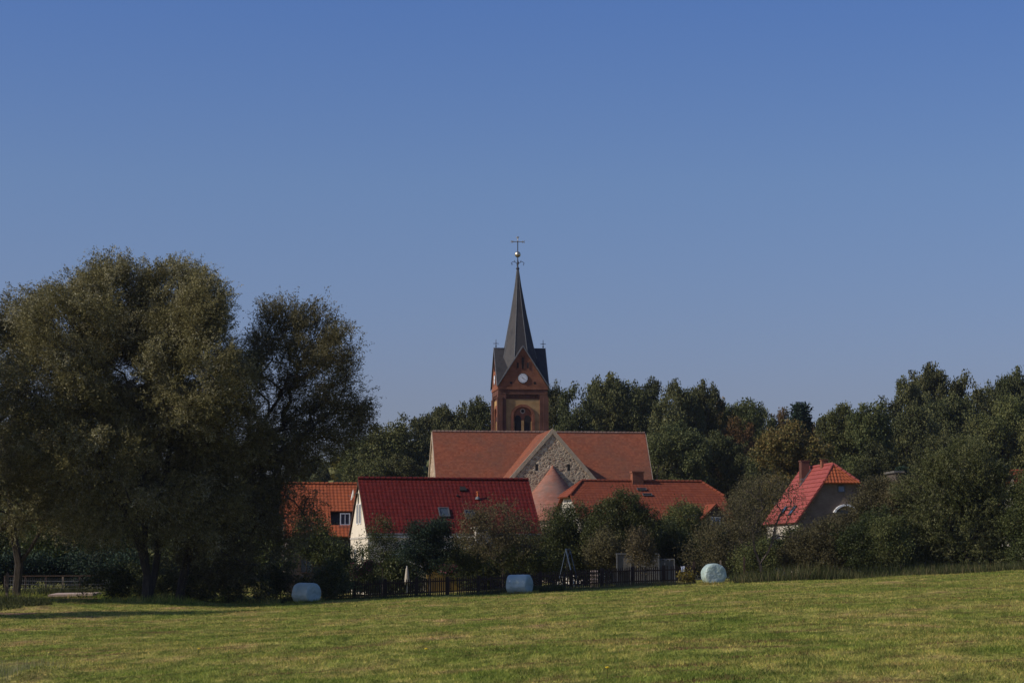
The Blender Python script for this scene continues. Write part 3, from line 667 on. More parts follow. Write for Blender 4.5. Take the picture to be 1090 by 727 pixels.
    for k_ in range(4):
        a = k_*math.pi/2; ux, uy = math.cos(a), math.sin(a)
        scr.tube([c+A([ux*t*.72, uy*t*.72, 34.55+.35*math.sin(t*2.6)]) for t in np.linspace(.05, 1, 8)], .028, 5)
        scr.tube([c+A([ux*.72, uy*.72, 34.72]), c+A([ux*.60, uy*.60, 34.60]), c+A([ux*.66, uy*.66, 34.50])], .04, 5)
        scr.tube([c+A([ux*.30, uy*.30, 34.8]), c+A([ux*.36, uy*.36, 35.05])], .03, 5)
    scr.build('scrolls', M['iron'], fin)
    cr = MB(); cr.tube([c+A([0, 0, 36.0]), c+A([0, 0, 37.55])], .045, 6); cr.tube([c+A([-.62, 0, 37.1]), c+A([.62, 0, 37.1])], .045, 6)
    for dx, dz in ((-.64, 0), (.64, 0), (0, .5)):
        for ex, ez_ in ((0, 0), (.09, .07), (-.09, .07), (.09, -.07), (-.09, -.07)):
            p = c+A([dx+ex, 0, 37.1+dz+ez_]); cr.lathe([(0, -.06), (.05, -.03), (.05, .03), (0, .06)], p, 6)
    cr.build('finial_cross', M['gold'], fin)
    for s in (-1, 1):
        c2 = A([tx+s*(H-.1), ty, 0]); f2 = MB(); f2.tube([c2+A([0, 0, ta]), c2+A([0, 0, ta+.95])], [.05, .03], 6); f2.tube([c2+A([-.3, 0, ta+.5]), c2+A([.3, 0, ta+.5])], .03, 5)
        f2.tube([c2+A([0, -.3, ta+.5]), c2+A([0, .3, ta+.5])], .03, 5); f2.lathe([(0, .1), (.11, .2), (0, .3)], c2+A([0, 0, ta]), 8)
        f2.build('gable_finial', M['iron'], ch)
church()

# ================================================================== HOUSES
def house_red():
    th = R(13); c0 = A([-5.05, 171.2, 0]); h = thing('house', 'long house with dark red glazed roof and sunlit cream gable', 'house', c0, th)
    hl, hw, rz = 6.45, 4.3, 8.03; ez = 3.98; k = (rz-ez)/hw; wl = hl-.10; ww = 3.95
    MB().prism([(-wl, -ww, -.4), (-wl, -ww, rz-ww*k-.12), (-wl, 0, rz-.14), (-wl, ww, rz-ww*k-.12), (-wl, ww, -.4)], (2*wl, 0, 0)).build('wall', M['white_wall'], h)
    for s in (-1, 1):
        rf = tile_sheet('roof', (-hl, 0, rz), (hl, 0, rz), (-hl, s*hw, ez), (hl, s*hw, ez), M['red_tile'], h, tw=.30, rh=.36, amp=.020, stepd=.018)
        if s < 0: roof = rf
    ridge_line('ridge_tiles', (-hl, 0, rz+.06), (hl, 0, rz+.06), M['red_tile'], h, .13, .40)
    for s in (-1, 1):
        for e in (-1, 1):
            bb = MB(); bb.prism([(e*hl, 0, rz-.12), (e*hl, s*hw, ez-.12), (e*hl, s*hw, ez-.34), (e*hl, 0, rz-.36)], (e*.03, 0, 0)); bb.build('bargeboard', M['wood_dark'], h)
    gt = MB(); gt.tube([(-hl, -hw-.08, ez-.06), (hl, -hw-.08, ez-.06)], .08, 6); gt.build('gutter', M['lead'], h)
    sf = MB(); sf.box(-hl+.1, hl-.1, -hw+.02, -ww-.01, ez-.30, ez-.14); sf.build('eaves_board', M['white'], h)
    # gable end: string band and windows
    sb = MB(); sb.box(-wl-.05, -wl, -ww, ww, 3.62, 3.76); sb.build('string_band', M['pale_plaster'], h)
    for y, z, w_, hh in ((-.62, 5.45, .8, 1.5), (.62, 5.45, .8, 1.5), (-1.9, 2.2, .9, 1.35), (1.5, 2.2, .9, 1.35)):
        window(h, (-wl, y, z), (0, -1, 0), (-1, 0, 0), w_, hh, 'glass')
    nrm = A([0, -k, 1.]); nrm = A([0, -k/math.hypot(k, 1), 1/math.hypot(k, 1)]); upv = A([0, 1/math.hypot(k, 1), k/math.hypot(k, 1)])
    def onroof(px, py):
        # point of the front slope seen at a pixel
        for y in np.linspace(-hw, 0, 200):
            D = 171.2; 
            w_ = P(px, py, 1.)-A([0, 0, CAMZ]); zl = rz+k*y
            # solve depth so that local y = y
            # world = (0,0,CAMZ)+t*w_; local
            lo, hi = 150., 190.
            for _ in range(40):
                m_ = (lo+hi)/2; p = A([0, 0, CAMZ])+m_*w_; d = p-c0; ly = -d[0]*math.sin(th)+d[1]*math.cos(th)
                if ly < y: lo = m_
                else: hi = m_
            p = A([0, 0, CAMZ])+lo*w_
            if p[2] <= zl+.03: 
                d = p-c0; return A([d[0]*math.cos(th)+d[1]*math.sin(th), y, zl])
        return A([0, -1, rz-k])
    for px, py, w_, hh in ((472.5, 546, .80, .98), (500, 548.5, .75, .9)):
        c = onroof(px, py)+nrm*.12; window(h, c, (1, 0, 0), nrm, w_, hh, 'glass', 'frame_grey', False, .09, 'skylight', upv)
    c = onroof(492.5, 521); v = MB(); v.prism([c+nrm*.05+A([-.28, 0, 0])-upv*.2, c+nrm*.05+A([.28, 0, 0])-upv*.2, c+nrm*.05+A([.2, 0, 0])+upv*.2, c+nrm*.05+A([-.2, 0, 0])+upv*.2], nrm*.10); v.build('roof_vent', M['dark'], h)
    c = onroof(487, 528.5); v = MB(); v.prism([c+nrm*.05+A([-.1, 0, 0]), c+nrm*.05+A([.1, 0, 0]), c+nrm*.05+upv*.2], nrm*.08); v.build('roof_vent', M['dark'], h)
    c = onroof(508.5, 531); v = MB(); v.tube([c-A([0, 0, .1]), c+A([0, 0, .55])], .065, 8); v.lathe([(.08, .5), (.11, .52), (.11, .58), (0, .6)], c, 8); v.build('vent_pipe', M['orange'], h)
    v = MB(); v.lathe([(.2, 0), (.14, .14), (.07, .2)], c, 8); v.build('pipe_collar', M['lead'], h)
    # front: windows, terrace with white canopy edge and yellow wall, pale projecting bay
    for x in (-4.6, -.2, 4.6): window(h, (x, -ww, 1.9), (1, 0, 0), (0, -1, 0), 1.1, 1.25, 'glass')
    v = MB(); v.box(-3.3, 1.7, -ww-2.2, -ww, 2.42, 2.52); v.build('terrace_roof', M['wood_brown'], h)
    v = MB(); v.box(-4.0, .3, -ww-.95, -ww-.02, 3.0, 3.12); v.box(-4.0, .3, -ww-1.0, -ww-.95, 2.82, 3.12); v.build('white_canopy', M['white'], h)
    v = MB(); v.box(-2.2, 1.4, -ww-.9, -ww-.8, -.3, 2.4); v.build('terrace_wall', M['ochre_plaster'], h)
    v = MB(); [v.box(x-.05, x+.05, -ww-2.15, -ww-2.05, -.3, 2.42) for x in (-3.2, -.8, 1.6)]; v.build('terrace_post', M['wood_brown'], h)
    v = MB(); v.box(1.35, 2.35, -ww-1.1, -ww+.3, -.3, 4.35); v.prism([(1.2, -ww-1.25, 4.35), (2.5, -ww-1.25, 4.35), (2.5, -ww-1.25, 4.45), (1.2, -ww-1.25, 4.45)], (0, 2.2, 0)); v.build('bay', M['pale_plaster'], h)
    v = MB(); v.box(-.2, 1.34, -ww-1.3, -ww-.02, 3.05, 3.2); v.box(-.2, 1.34, -ww-1.36, -ww-1.3, 2.85, 3.2); v.build('white_canopy', M['white'], h)
    # satellite dish at the gable
    d = MB(); c = A([-hl-.25, .45, 6.85]); d.lathe([(0, 0), (.15, .015), (.3, .06), (.42, .13)], (0, 0, 0), 20); d.lathe([(0, .02), (.15, .035), (.3, .08), (.42, .13)], (0, 0, 0), 20)
    o = d.build('satellite_dish', M['white'], h); o.location = c; o.rotation_euler = Vector((-.97, .10, .2)).to_track_quat('Z', 'Y').to_euler()
    a = MB(); a.tube([(0, 0, 0), (.3, .22, -.2)], .03, 6); a.tube([(0, -.3, .05), (0, -.05, .45)], .015, 5); a.build('dish_arm', M['lead'], o)
house_red()

def house_orange():
    th = R(9); c0 = A([-16.6, 188, 0]); h = thing('house', 'orange tiled house half hidden behind the willow leaves', 'house', c0, th)
    rz, k, hw, hl = 8.3, .98, 4.4, 2.2; xr0, xr1 = 1.6, 3.95
    f = lambda x, y: (x, y, rz+k*y)
    MB().box(-hl+.3, 3.7, -3.0, 4, -.4, 4.2).prism([(-hl+.3, -3, 4.2), (-hl+.3, 0, rz-.2), (-hl+.3, 4, 4.2)], (hl*1+3.4, 0, 0)).build('wall', M['brown_plaster'], h)
    MB().box(-hl+.35, 3.68, -4.0, -3.01, -.4, 3.95).build('front_wall', M['brown_plaster'], h)
    for (x0, x1, y0, y1) in ((-hl, xr0, 0, -hw), (xr0, xr1, 0, -2.3), (xr0, xr1, -3.45, -hw)):
        tile_sheet('roof', f(x0, y0), f(x1, y0), f(x0, y1), f(x1, y1), M['orange_tile'], h, tw=.3, rh=.36, amp=.022, stepd=.02)
    tile_sheet('roof', (xr1, 0, rz), (-hl, 0, rz), (xr1, hw, rz-k*hw), (-hl, hw, rz-k*hw), M['orange_tile'], h, tw=.3, rh=.36, amp=.045)
    ridge_line('ridge_tiles', (-hl, 0, rz+.05), (xr1, 0, rz+.05), M['orange_tile'], h, .12, .38)
    window(h, (2.75, -3.0, 5.4), (1, 0, 0), (0, -1, 0), .8, .95, 'glass')
    for x in (-.4, 2.6): window(h, (x, -4.0, 1.7), (1, 0, 0), (0, -1, 0), 1.0, 1.2, 'glass', 'wood_dark')
    o = MB().tube([(2.2, -3.6, rz-3.6*k), (3.7, -3.6, rz-3.6*k+.0)], .05, 6).build('snow_guard', M['frame_grey'], h)
house_orange()

def house_hip():
    th = R(14); c0 = A([(683.5-545)/FPX*193.3, 193.4, 0]); h = thing('house', 'long red roofed house with half-hipped ends below the church choir', 'house', c0, th)
    L, hp, rz = 5.25, 1.45, 8.7; y1, z1 = 1.6, 7.45; y2, z2 = 4.5, 5.35; W_ = L+hp
    m = M['bright_tile']; kw = dict(tw=.3, rh=.36, amp=.012, stepd=.014)
    MB().prism([(-W_+.3, -4.1, -.4), (-W_+.3, -4.1, z2+.15), (-W_+.3, -y1, z1-.15), (-W_+.3, y1, z1-.15), (-W_+.3, 4.1, z2+.15), (-W_+.3, 4.1, -.4)], (2*W_-.6, 0, 0)).build('wall', M['pale_plaster'], h)
    for s in (-1, 1):
        r1 = tile_sheet('roof', (-L, 0, rz), (L, 0, rz), (-W_, s*y1, z1), (W_, s*y1, z1), m, h, **kw)
        tile_sheet('roof', (-W_, s*y1, z1), (W_, s*y1, z1), (-W_, s*y2, z2), (W_, s*y2, z2), m, h, **kw)
        tile_sheet('hip_roof', (s*L, 0, rz), (s*L, 0, rz), (s*(W_+.25), -y1*1.02, z1-.1), (s*(W_+.25), y1*1.02, z1-.1), m, h, **kw)
        for t in (-1, 1): ridge_line('hip_ridge', (s*L, 0, rz+.04), (s*W_, t*y1, z1+.06), m, h, .11, .4)
    ridge_line('ridge_tiles', (-L, 0, rz+.05), (L, 0, rz+.05), m, h, .12, .38)
    v = MB().box(-.95, .02, -.35, .25, 7.6, 9.42).box(-1.01, .08, -.41, .31, 9.42, 9.55); v.build('chimney', M['brick'], h)
    k1 = (rz-z1)/y1; n = A([0, -k1, 1])/math.hypot(k1, 1); u = A([0, 1, k1])/math.hypot(k1, 1)
    for x, y in ((-.35, -.95), (-.05, -1.55)): window(h, A([x, y, rz+k1*y])+n*.08, (1, 0, 0), n, .8, .30, 'dark', 'frame_grey', False, .05, 'skylight', u)
    k2 = (z1-z2)/(y2-y1)
    # low dormer and small gabled dormer at the right
    d = MB(); d.box(2.2, 3.5, -4.2, -2.4, 5.2, 6.0); dd = d.build('dormer', M['pale_plaster'], h)
    window(dd, (2.85, -4.2, 5.65), (1, 0, 0), (0, -1, 0), .9, .5, 'blueglass')
    MB().prism([(2.0, -4.4, 6.0), (3.7, -4.4, 6.0), (3.7, -2.3, 6.62), (2.0, -2.3, 6.62)], (0, 0, .08)).build('dormer_roof', M['frame_grey'], dd)
    gx, gy = 4.75, -4.9; zt = 6.75; d = MB(); d.prism([(gx-.85, gy, 3.0), (gx+.85, gy, 3.0), (gx+.85, gy, zt-.95), (gx, gy, zt-.1), (gx-.85, gy, zt-.95)], (0, 2.4, 0)); dd = d.build('dormer', M['brown_plaster'], h)
    for s in (-1, 1): tile_sheet('dormer_roof', (gx, gy-.25, zt), (gx, gy+2.9, zt), (gx+s*1.25, gy-.25, zt-1.25), (gx+s*1.25, gy+2.9, zt-1.25), m, dd, **kw)
    window(dd, (gx, gy, 5.3), (1, 0, 0), (0, -1, 0), .85, .75, 'blueglass')
    for x in (-5, -2.4, .4, 3): window(h, (x, -4.1, 2.2), (1, 0, 0), (0, -1, 0), 1.1, 1.3, 'glass')
    window(h, (-W_+.3, 0, 5.9), (0, -1, 0), (-1, 0, 0), .9, 1.1, 'glass')
house_hip()

def house_gable():
    th = R(7.8); c0 = A([26.5, 190, gz(26.5, 190)*0]); h = thing('house', 'steep house with sunlit pale red roof and pale brick gable among the bushes', 'house', c0, th)
    rz, kl, kr, Lb = 10.0, 1.38, .80, 10.2; al, ar = 3.5, 4.9; m = M['pink_tile']; kw = dict(tw=.34, rh=.46, amp=.03, stepd=.055)
    hz = 1.5; xl, xr = -hz/kl, hz/kr
    wy = -.75
    MB().prism([(-al+.3, wy, -.4), (ar-.3, wy, -.4), (ar-.3, wy, rz-(ar-.3)*kr-.15), (xr, wy, rz-hz-.12), (xl, wy, rz-hz-.12), (-al+.3, wy, rz-(al-.3)*kl-.15)], (0, Lb+.4, 0)).build('wall', M['pale_brick'], h)
    MB().box(-al+.28, -al+.3, wy, Lb-.4, -.4, 5.3).build('side_plaster', M['pale_plaster'], h)
    P0 = (0, 0, rz); P1 = (0, Lb, rz)
    # left slope, cut by the half hip at the front
    tile_sheet('roof', P1, P0, (xl, Lb, rz-hz), (xl, -1.0, rz-hz), m, h, **kw)
    tile_sheet('roof', (xl, Lb, rz-hz), (xl, -1.0, rz-hz), (-al, Lb, rz-al*kl), (-al, -1.0, rz-al*kl), m, h, **kw)
    tile_sheet('roof', P0, P1, (xr, -1.0, rz-hz), (xr, Lb, rz-hz), m, h, **kw)
    tile_sheet('roof', (xr, -1.0, rz-hz), (xr, Lb, rz-hz), (ar, -1.0, rz-ar*kr), (ar, Lb, rz-ar*kr), m, h, **kw)
    tile_sheet('hip_roof', P0, P0, (xl-.05, -1.25, rz-hz-.08), (xr+.05, -1.25, rz-hz-.08), M['orange_tile'], h, tw=.28, rh=.34, amp=.05, stepd=.04)
    ridge_line('ridge_tiles', (0, 0, rz+.05), (0, Lb, rz+.05), m, h, .12, .4); ridge_line('hip_ridge', (0, 0, rz+.05), (xl, -1.1, rz-hz+.03), m, h, .12, .4); ridge_line('hip_ridge', (0, 0, rz+.05), (xr, -1.1, rz-hz+.03), m, h, .12, .4)
    v = MB(); v.prism([(xl, -1.0, rz-hz-.1), (-al, -1.0, rz-al*kl-.1), (-al, -1.0, rz-al*kl-.3), (xl, -1.0, rz-hz-.3)], (0, .05, 0)); v.build('bargeboard', M['wood_dark'], h); v = MB(); v.prism([(xr, -1.0, rz-hz-.1), (ar, -1.0, rz-ar*kr-.1), (ar, -1.0, rz-ar*kr-.3), (xr, -1.0, rz-hz-.3)], (0, .05, 0)); v.build('bargeboard', M['wood_dark'], h)
    MB().box(-1.1, -.4, 5.95, 6.75, 8.3, 10.5).box(-1.15, -.35, 5.9, 6.8, 10.5, 10.6).build('chimney', M['brick_dark'], h)
    MB().box(-1.2, -.3, 5.82, 5.9, 8.9, 9.05).prism([(-1.3, 5.8, 8.33), (-.3, 5.8, 9.7), (-.3, 5.8, 9.85), (-1.3, 5.8, 8.48)], (0, .08, 0)).build('chimney_flashing', M['lead'], h)
    MB().box(-.25, .25, 2.6, 3.1, 9.7, 10.45).box(-.3, .3, 2.55, 3.15, 10.45, 10.52).build('chimney', M['brick'], h)
    window(h, (.45, wy, 7.95), (1, 0, 0), (0, -1, 0), .62, .55, 'blueglass', 'frame_grey', False)
    n = A([-kl, 0, 1])/math.hypot(kl, 1); u = A([1, 0, kl])/math.hypot(kl, 1)
    for y in (5.6, 2.6): x = -2.75; window(h, A([x, y, rz+kl*x])+n*.08, (0, -1, 0), n, .8, 1.0, 'blueglass', 'frame_grey', False, .07, 'skylight', u)
    # white arched hood above the lower gable window
    v = MB(); aa = np.linspace(R(25), R(155), 12); cx, cz = .75, 5.55
    v.prism([*[(cx-1.15*math.cos(a), wy-.3, cz+1.15*math.sin(a)) for a in aa], *[(cx-.98*math.cos(a), wy-.3, cz+1.0*math.sin(a)) for a in aa[::-1]]], (0, .3, 0)); v.build('arched_hood', M['white'], h)
    window(h, (.75, wy, 5.5), (1, 0, 0), (0, -1, 0), 1.5, 1.3, 'glass', 'frame_grey')
    for x in (-1.6, 1.9): window(h, (x, wy, 2.2), (1, 0, 0), (0, -1, 0), 1.1, 1.3, 'glass')
house_gable()

def house_edge():
    th = R(5); c0 = A([47.6, 202, 0]); h = thing('house', 'red roof of a house peeking out at the far right edge', 'house', c0, th)
    hl, hw, rz = 4.0, 4.2, 9.9; ez = 6.6; k = (rz-ez)/hw
    MB().prism([(-hl+.3, -3.9, -.4), (-hl+.3, -3.9, rz-3.9*k-.12), (-hl+.3, 0, rz-.14), (-hl+.3, 3.9, rz-3.9*k-.12), (-hl+.3, 3.9, -.4)], (2*hl-.6, 0, 0)).build('wall', M['pale_plaster'], h)
    for s in (-1, 1): tile_sheet('roof', (-hl, 0, rz), (hl, 0, rz), (-hl, s*hw, ez), (hl, s*hw, ez), M['bright_tile'], h)
    ridge_line('ridge_tiles', (-hl, 0, rz+.05), (hl, 0, rz+.05), M['bright_tile'], h)
    window(h, (-1, -3.9, 4.6), (1, 0, 0), (0, -1, 0), 1, 1.2, 'glass')
house_edge()
def shed():
    c = P(963, 501, 215); h = thing('shed', 'low building with a pale roof edge just showing above the right bushes', 'shed', (c[0], 215, 0), R(6))
    MB().box(-.9, -.2, -.1, 3, -.3, c[2]-.2).build('wall', M['brown_plaster'], h)
    MB().prism([(-1.1, -.3, c[2]-.2), (-.1, -.3, c[2]-.2), (-.1, -.3, c[2]-.03), (-1.1, -.3, c[2]-.01)], (0, 3.6, 0)).build('roof', M['grey_panel'], h)
shed()

# ================================================================== FENCES
def picket_fence():
    xa, xb = (345-545)/FPX*142.5, (738-545)/FPX*143.5
    f = thing('picket_fence', 'long dark brown wooden picket fence between meadow and gardens', 'fence', (xa, 142.5, gz(xa, 142.5)))
    base = A(f.location); rg = random.Random(3); n = 12
    def q(t): x = xa+(xb-xa)*t; y = 142.5+t*1.0; return A([x, y, gz(x, y)])
    for i in range(n):
        t0, t1 = i/n, (i+1)/n; a, b = q(t0)-base, q(t1)-base; L = b[0]-a[0]
        v = MB()
        for z in (.28, .92):
            z += rg.uniform(-.02, .02); v.prism([a+A([.04, .0, z-.04]), b+A([-.04, .0, z-.04]), b+A([-.04, .0, z+.04]), a+A([.04, .0, z+.04])], (0, .04, 0))
        m_ = int(L/.135)
        for j in range(m_):
            if rg.random() < .02: continue
            u = (j+.7)/(m_+.4); p = a+(b-a)*u; wd = .037*rg.uniform(.85, 1.1); hh = 1.16+rg.uniform(-.035, .035); ln = rg.uniform(-.012, .012); y0 = -.03
            v.prism([(p[0]-wd, p[1]+y0, p[2]+.05), (p[0]+wd, p[1]+y0, p[2]+.05), (p[0]+wd+ln, p[1]+y0, p[2]+hh-.06), (p[0]+ln, p[1]+y0, p[2]+hh), (p[0]-wd+ln, p[1]+y0, p[2]+hh-.06)], (0, .022, 0))
        v.build('picket_panel', M['wood_dark'], f)
    for i in range(n+1):
        p = q(i/n)-base; h_ = 1.2+(.18 if i == n else 0); MB().box(p[0]-.08, p[0]+.08, p[1]+.05, p[1]+.20, p[2]-.2, p[2]+h_).build('post', M['wood_dark'], f)
picket_fence()
def rail_fence():
    xa, xb = (8-545)/FPX*160, (136-545)/FPX*160; f = thing('wire_fence', 'low wire fence with top rail under the left willow', 'fence', (xa, 160, gz(xa, 160)))
    base = A(f.location)
    def q(t, y=160.): x = xa+(xb-xa)*t; return A([x, y, gz(x, y)])-base
    for t, m_ in ((0, 'wood_dark'), (.17, 'wood_dark'), (.34, 'wood_dark'), (.48, 'wood_grey'), (.62, 'wood_dark'), (.8, 'wood_dark'), (1, 'wood_dark')):
        p = q(t); MB().box(p[0]-.06, p[0]+.06, p[1]-.05, p[1]+.05, p[2]-.2, p[2]+1.28).build('post', M[m_], f)
    v = MB(); a, b = q(0), q(1); v.prism([a+A([0, -.06, 1.2]), b+A([0, -.06, 1.2]), b+A([0, -.06, 1.29]), a+A([0, -.06, 1.29])], (0, .05, 0)); v.build('top_rail', M['wood_dark'], f)
    v = MB()
    for z in (.2, .45, .7, .95): v.tube([q(t)+A([0, -.07, z]) for t in np.linspace(0, 1, 8)], .012, 4)
    for j in range(60): p = q(j/60); v.tube([p+A([0, -.07, .1]), p+A([0, -.07, 1.15])], .008, 3)
    v.build('wire_mesh', M['lead'], f)
rail_fence()
def post(px, D, h_, w_, mat, label, cat='post'):
    x = (px-545)/FPX*D; v = MB(); v.box(-w_, w_, -w_, w_, -.3, h_); v.prism([(-w_, -w_, h_), (w_, -w_, h_), (0, -w_, h_+w_*1.2)], (0, 2*w_, 0))
    o = link('fence_post', mk_mesh('fence_post', v.V, v.F, M[mat]), None, (x, D, gz(x, D))); tag(o, label, cat)
post(10.5, 139, 1.55, .075, 'wood_grey', 'weathered wooden post at the left edge before the willow trunk')
post(766, 141.5, 1.35, .045, 'wood_grey', 'thin pale post just right of the lit bale')
post(791, 144, 1.5, .05, 'wood_dark', 'dark post below the bare forked tree')

# ================================================================== BALES
def bale(px, D, rz, r, L, label, seed, tilt=0.):
    x = (px-545)/FPX*D; rg = np.random.default_rng(seed); na, nl = 48, 26; V = []; 
    prof = [(0, -L/2), (r*.35, -L/2-.015), (r*.7, -L/2-.01), (r*.93, -L/2+.008), (r*.985, -L/2+.035), (r, -L/2+.10)] + [(r*(1+.006*math.sin(i*1.7)), -L/2+.14+(L-.28)*i/12) for i in range(1, 12)] + [(r, L/2-.10), (r*.985, L/2-.035), (r*.93, L/2-.008), (r*.7, L/2+.01), (r*.35, L/2+.015), (0, L/2)]
    ph = rg.uniform(0, 6, 8)
    for i, (rr, l) in enumerate(prof):
        for k in range(na):
            a = 2*math.pi*k/na; w_ = 1+.012*math.sin(3*a+ph[0]+l)+.010*math.sin(7*a+ph[1]+3*l)+.006*math.sin(13*a+ph[2]+9*l); q = rr*w_
            z = q*math.sin(a); 
            z = max(z, -r*.93+.01*math.sin(a*9)) ; yy = q*math.cos(a)*(1.03 if z < 0 else 1.0)
            V.append((l+.012*math.sin(5*a+ph[3])*(rr/r), yy, z+r*.93))
    F = [(i*na+k, (i+1)*na+k, (i+1)*na+(k+1) % na, i*na+(k+1) % na) for i in range(len(prof)-1) for k in range(na)]
    me = mk_mesh('wrapped_bale', V, F, M['film'], True); o = link('wrapped_bale', me, None, (x, D, gz(x, D)-.03)); o.rotation_euler = (0, tilt, rz)
    tag(o, label, 'bale', 'wrapped round bales at the meadow edge'); return o
# axis along local x
bale(327.5, 134.5, R(-42), .60, 1.3, 'pale blue-green plastic-wrapped bale in shade below the big willow, leftmost bale', 1)
bm = bale(553, 137, R(-24), .60, 1.28, 'shaded blue-green wrapped bale with small painted spot of sun, standing before the picket fence', 2)
bale(758.5, 139, R(-79), .66, 1.1, 'sunlit pale green wrapped bale at the right end of the picket fence', 3)
v = MB(); v.prism([(-.45, -.575, .72), (-.33, -.575, .70), (-.34, -.575, .82), (-.43, -.575, .84)], (0, .03, 0)); v.build('painted_sun_spot', M['white'], bm)  # white plate paints a spot of sun on the shaded bale

# ================================================================== GARDEN THINGS
def greenhouse():
    x = (656-545)/FPX*151; g = thing('greenhouse', 'low grey film-covered greenhouse behind the picket fence', 'greenhouse', (x, 151, gz(x+2, 151)), R(3))
    def fr(mb, x0, x1, y0, y1, z1, t=.035):
        for xx in np.linspace(x0, x1, 4):
            for yy in (y0, y1): mb.box(xx-t, xx+t, yy-t, yy+t, 0, z1)
        for yy in (y0, y1): mb.box(x0, x1, yy-t*.8, yy+t*.8, z1-t, z1+t)
        for xx in (x0, x1): mb.box(xx-t*.8, xx+t*.8, y0, y1, z1-t*.9, z1+t*.9)
    m = MB(); fr(m, 0, 2.75, 0, 2.2, 2.05); fr(m, 2.85, 3.8, .2, 2.0, 1.7); m.build('frame', M['lead'], g)
    MB().box(.05, 2.70, .06, .08, .9, 2.0).box(.05, 2.7, 2.1, 2.14, 0, 2).box(.05, 2.7, .08, 2.1, 1.98, 2.0).build('film_cover', M['grey_panel'], g)
    MB().box(1.2, 2.7, -.02, .03, .15, 1.75).build('door', M['grey_panel'], g)
    MB().box(2.9, 3.75, .24, .27, .1, 1.62).box(2.9, 3.75, .27, 1.95, 1.60, 1.62).build('side_cover', M['grey_panel'], g)
greenhouse()
def swing():
    c = P(602.5, 584.5, 150); x = c[0]; g0 = gz(x, 150); H = c[2]-g0; s = thing('swing_frame', 'blue painted A-frame of a garden swing behind the fence', 'swing', (x, 150, g0), R(-8))
    for y in (0, 2.3):
        for sx, r_ in ((-1, .022), (1, .042)): MB().tube([(sx*.62, y, -.1), (0, y, H)], r_, 8).build('leg', M['bluepaint'], s)
    MB().tube([(0, -.1, H), (0, 2.4, H)], .05, 8).build('top_bar', M['bluepaint'], s)
    v = MB(); v.tube([(-.03, .8, H), (-.03, .8, .5)], .012, 5); v.tube([(-.03, 1.3, H), (-.03, 1.3, .5)], .012, 5); v.build('swing_rope', M['iron'], s)
    MB().box(-.15, .1, .75, 1.35, .46, .5).build('swing_seat', M['wood_brown'], s)
swing()
def wood_stack():
    x = (632.5-545)/FPX*150; s = thing('wood_stack', 'small stack of pale split logs seen over the fence', 'log stack', (x, 150, gz(x, 150))); rg = random.Random(2)
    for i in range(9):
        v = MB()
        for j in range(4):
            r_ = .055+rg.random()*.01; v.tube([(-.2+j*.125+(i % 2)*.03, 0+rg.random()*.04, .07+i*.125), (-.2+j*.125+(i % 2)*.03, .5, .07+i*.125)], r_, 7)
        v.build('log_row', M['wood_grey'] if i % 2 else M['concrete'], s)
wood_stack()
def small_cloth(px, py, D, w_, h_, label, mat='white', seed=1):
    c = P(px, py, D); rg = np.random.default_rng(seed); n = 8; V = []
    for j in range(n+1):
        for i in range(n+1):
            u, v_ = i/n-.5, j/n; V.append((u*w_*(1-.15*v_), .06*math.sin(u*9+v_*3)*v_+.03, -v_*h_+.02*math.sin(u*7)))
    I = np.arange((n+1)**2).reshape(n+1, n+1); F = np.stack([I[:-1, :-1], I[1:, :-1], I[1:, 1:], I[:-1, 1:]], -1).reshape(-1, 4)
    o = link('cloth', mk_mesh('cloth', V, F, M[mat], True), None, c); md = o.modifiers.new('thick', 'SOLIDIFY'); md.thickness = .012
    return tag(o, label, 'cloth')
small_cloth(727, 602.5, 143.2, .24, .34, 'small white cloth hung on the fence near the lit bale')
def laundry():
    a = P(424, 597, 160); b = P(452, 600, 160); mid = (a+b)/2; g0 = gz(mid[0], 160)
    l = thing('parasol', 'folded white parasol beside the yellow terrace wall', 'parasol', (a[0]+.6, 160, g0))
    MB().tube([(0, 0, 0), (0, 0, 1.95)], .03, 8).build('pole', M['white'], l)
    v = MB(); v.lathe([(.02, 1.9), (.08, 1.75), (.14, 1.3), (.2, .75), (.15, .7)], (0, 0, 0), 9); v.build('canopy', M['pale_plaster'], l)
    p = P(433, 596, 160.5); q = P(451, 604, 160.5); o = MB().tube([p, q], .05, 6)
    o = o.build('pole', M['white']); tag(o, 'slanting white pole in front of the yellow terrace wall', 'pole')
laundry()
# concrete slab and earth by the ditch on the left
def slab():
    xa, xb = (57-545)/FPX*143, (104-545)/FPX*143; z = gz((xa+xb)/2, 143)
    s = thing('concrete_slab', 'pinkish concrete slab lying across the ditch under the willows', 'slab', ((xa+xb)/2, 143, z)); w_ = (xb-xa)/2
    v = MB(); v.prism([(-w_, -.9, .06), (w_, -.9, .12), (w_, 2.1, .18), (-w_, 2.1, .14)], (0, 0, .13)); v.build('slab', M['concrete'], s)
    v = MB(); v.box(-w_+.1, w_-.1, -.7, -.4, -.3, .07); v.build('support', M['concrete'], s)
slab()
ground_patch('bare_soil', [(-29.5, 136.5), (-25.5, 136.5), (-25.2, 141.5), (-29.2, 141.5)], M['earth'], .02)
ground_patch('track', [(-30, 108), (-24.2, 110), (-22.5, 113), (-30, 111)], M['earth'], .02)

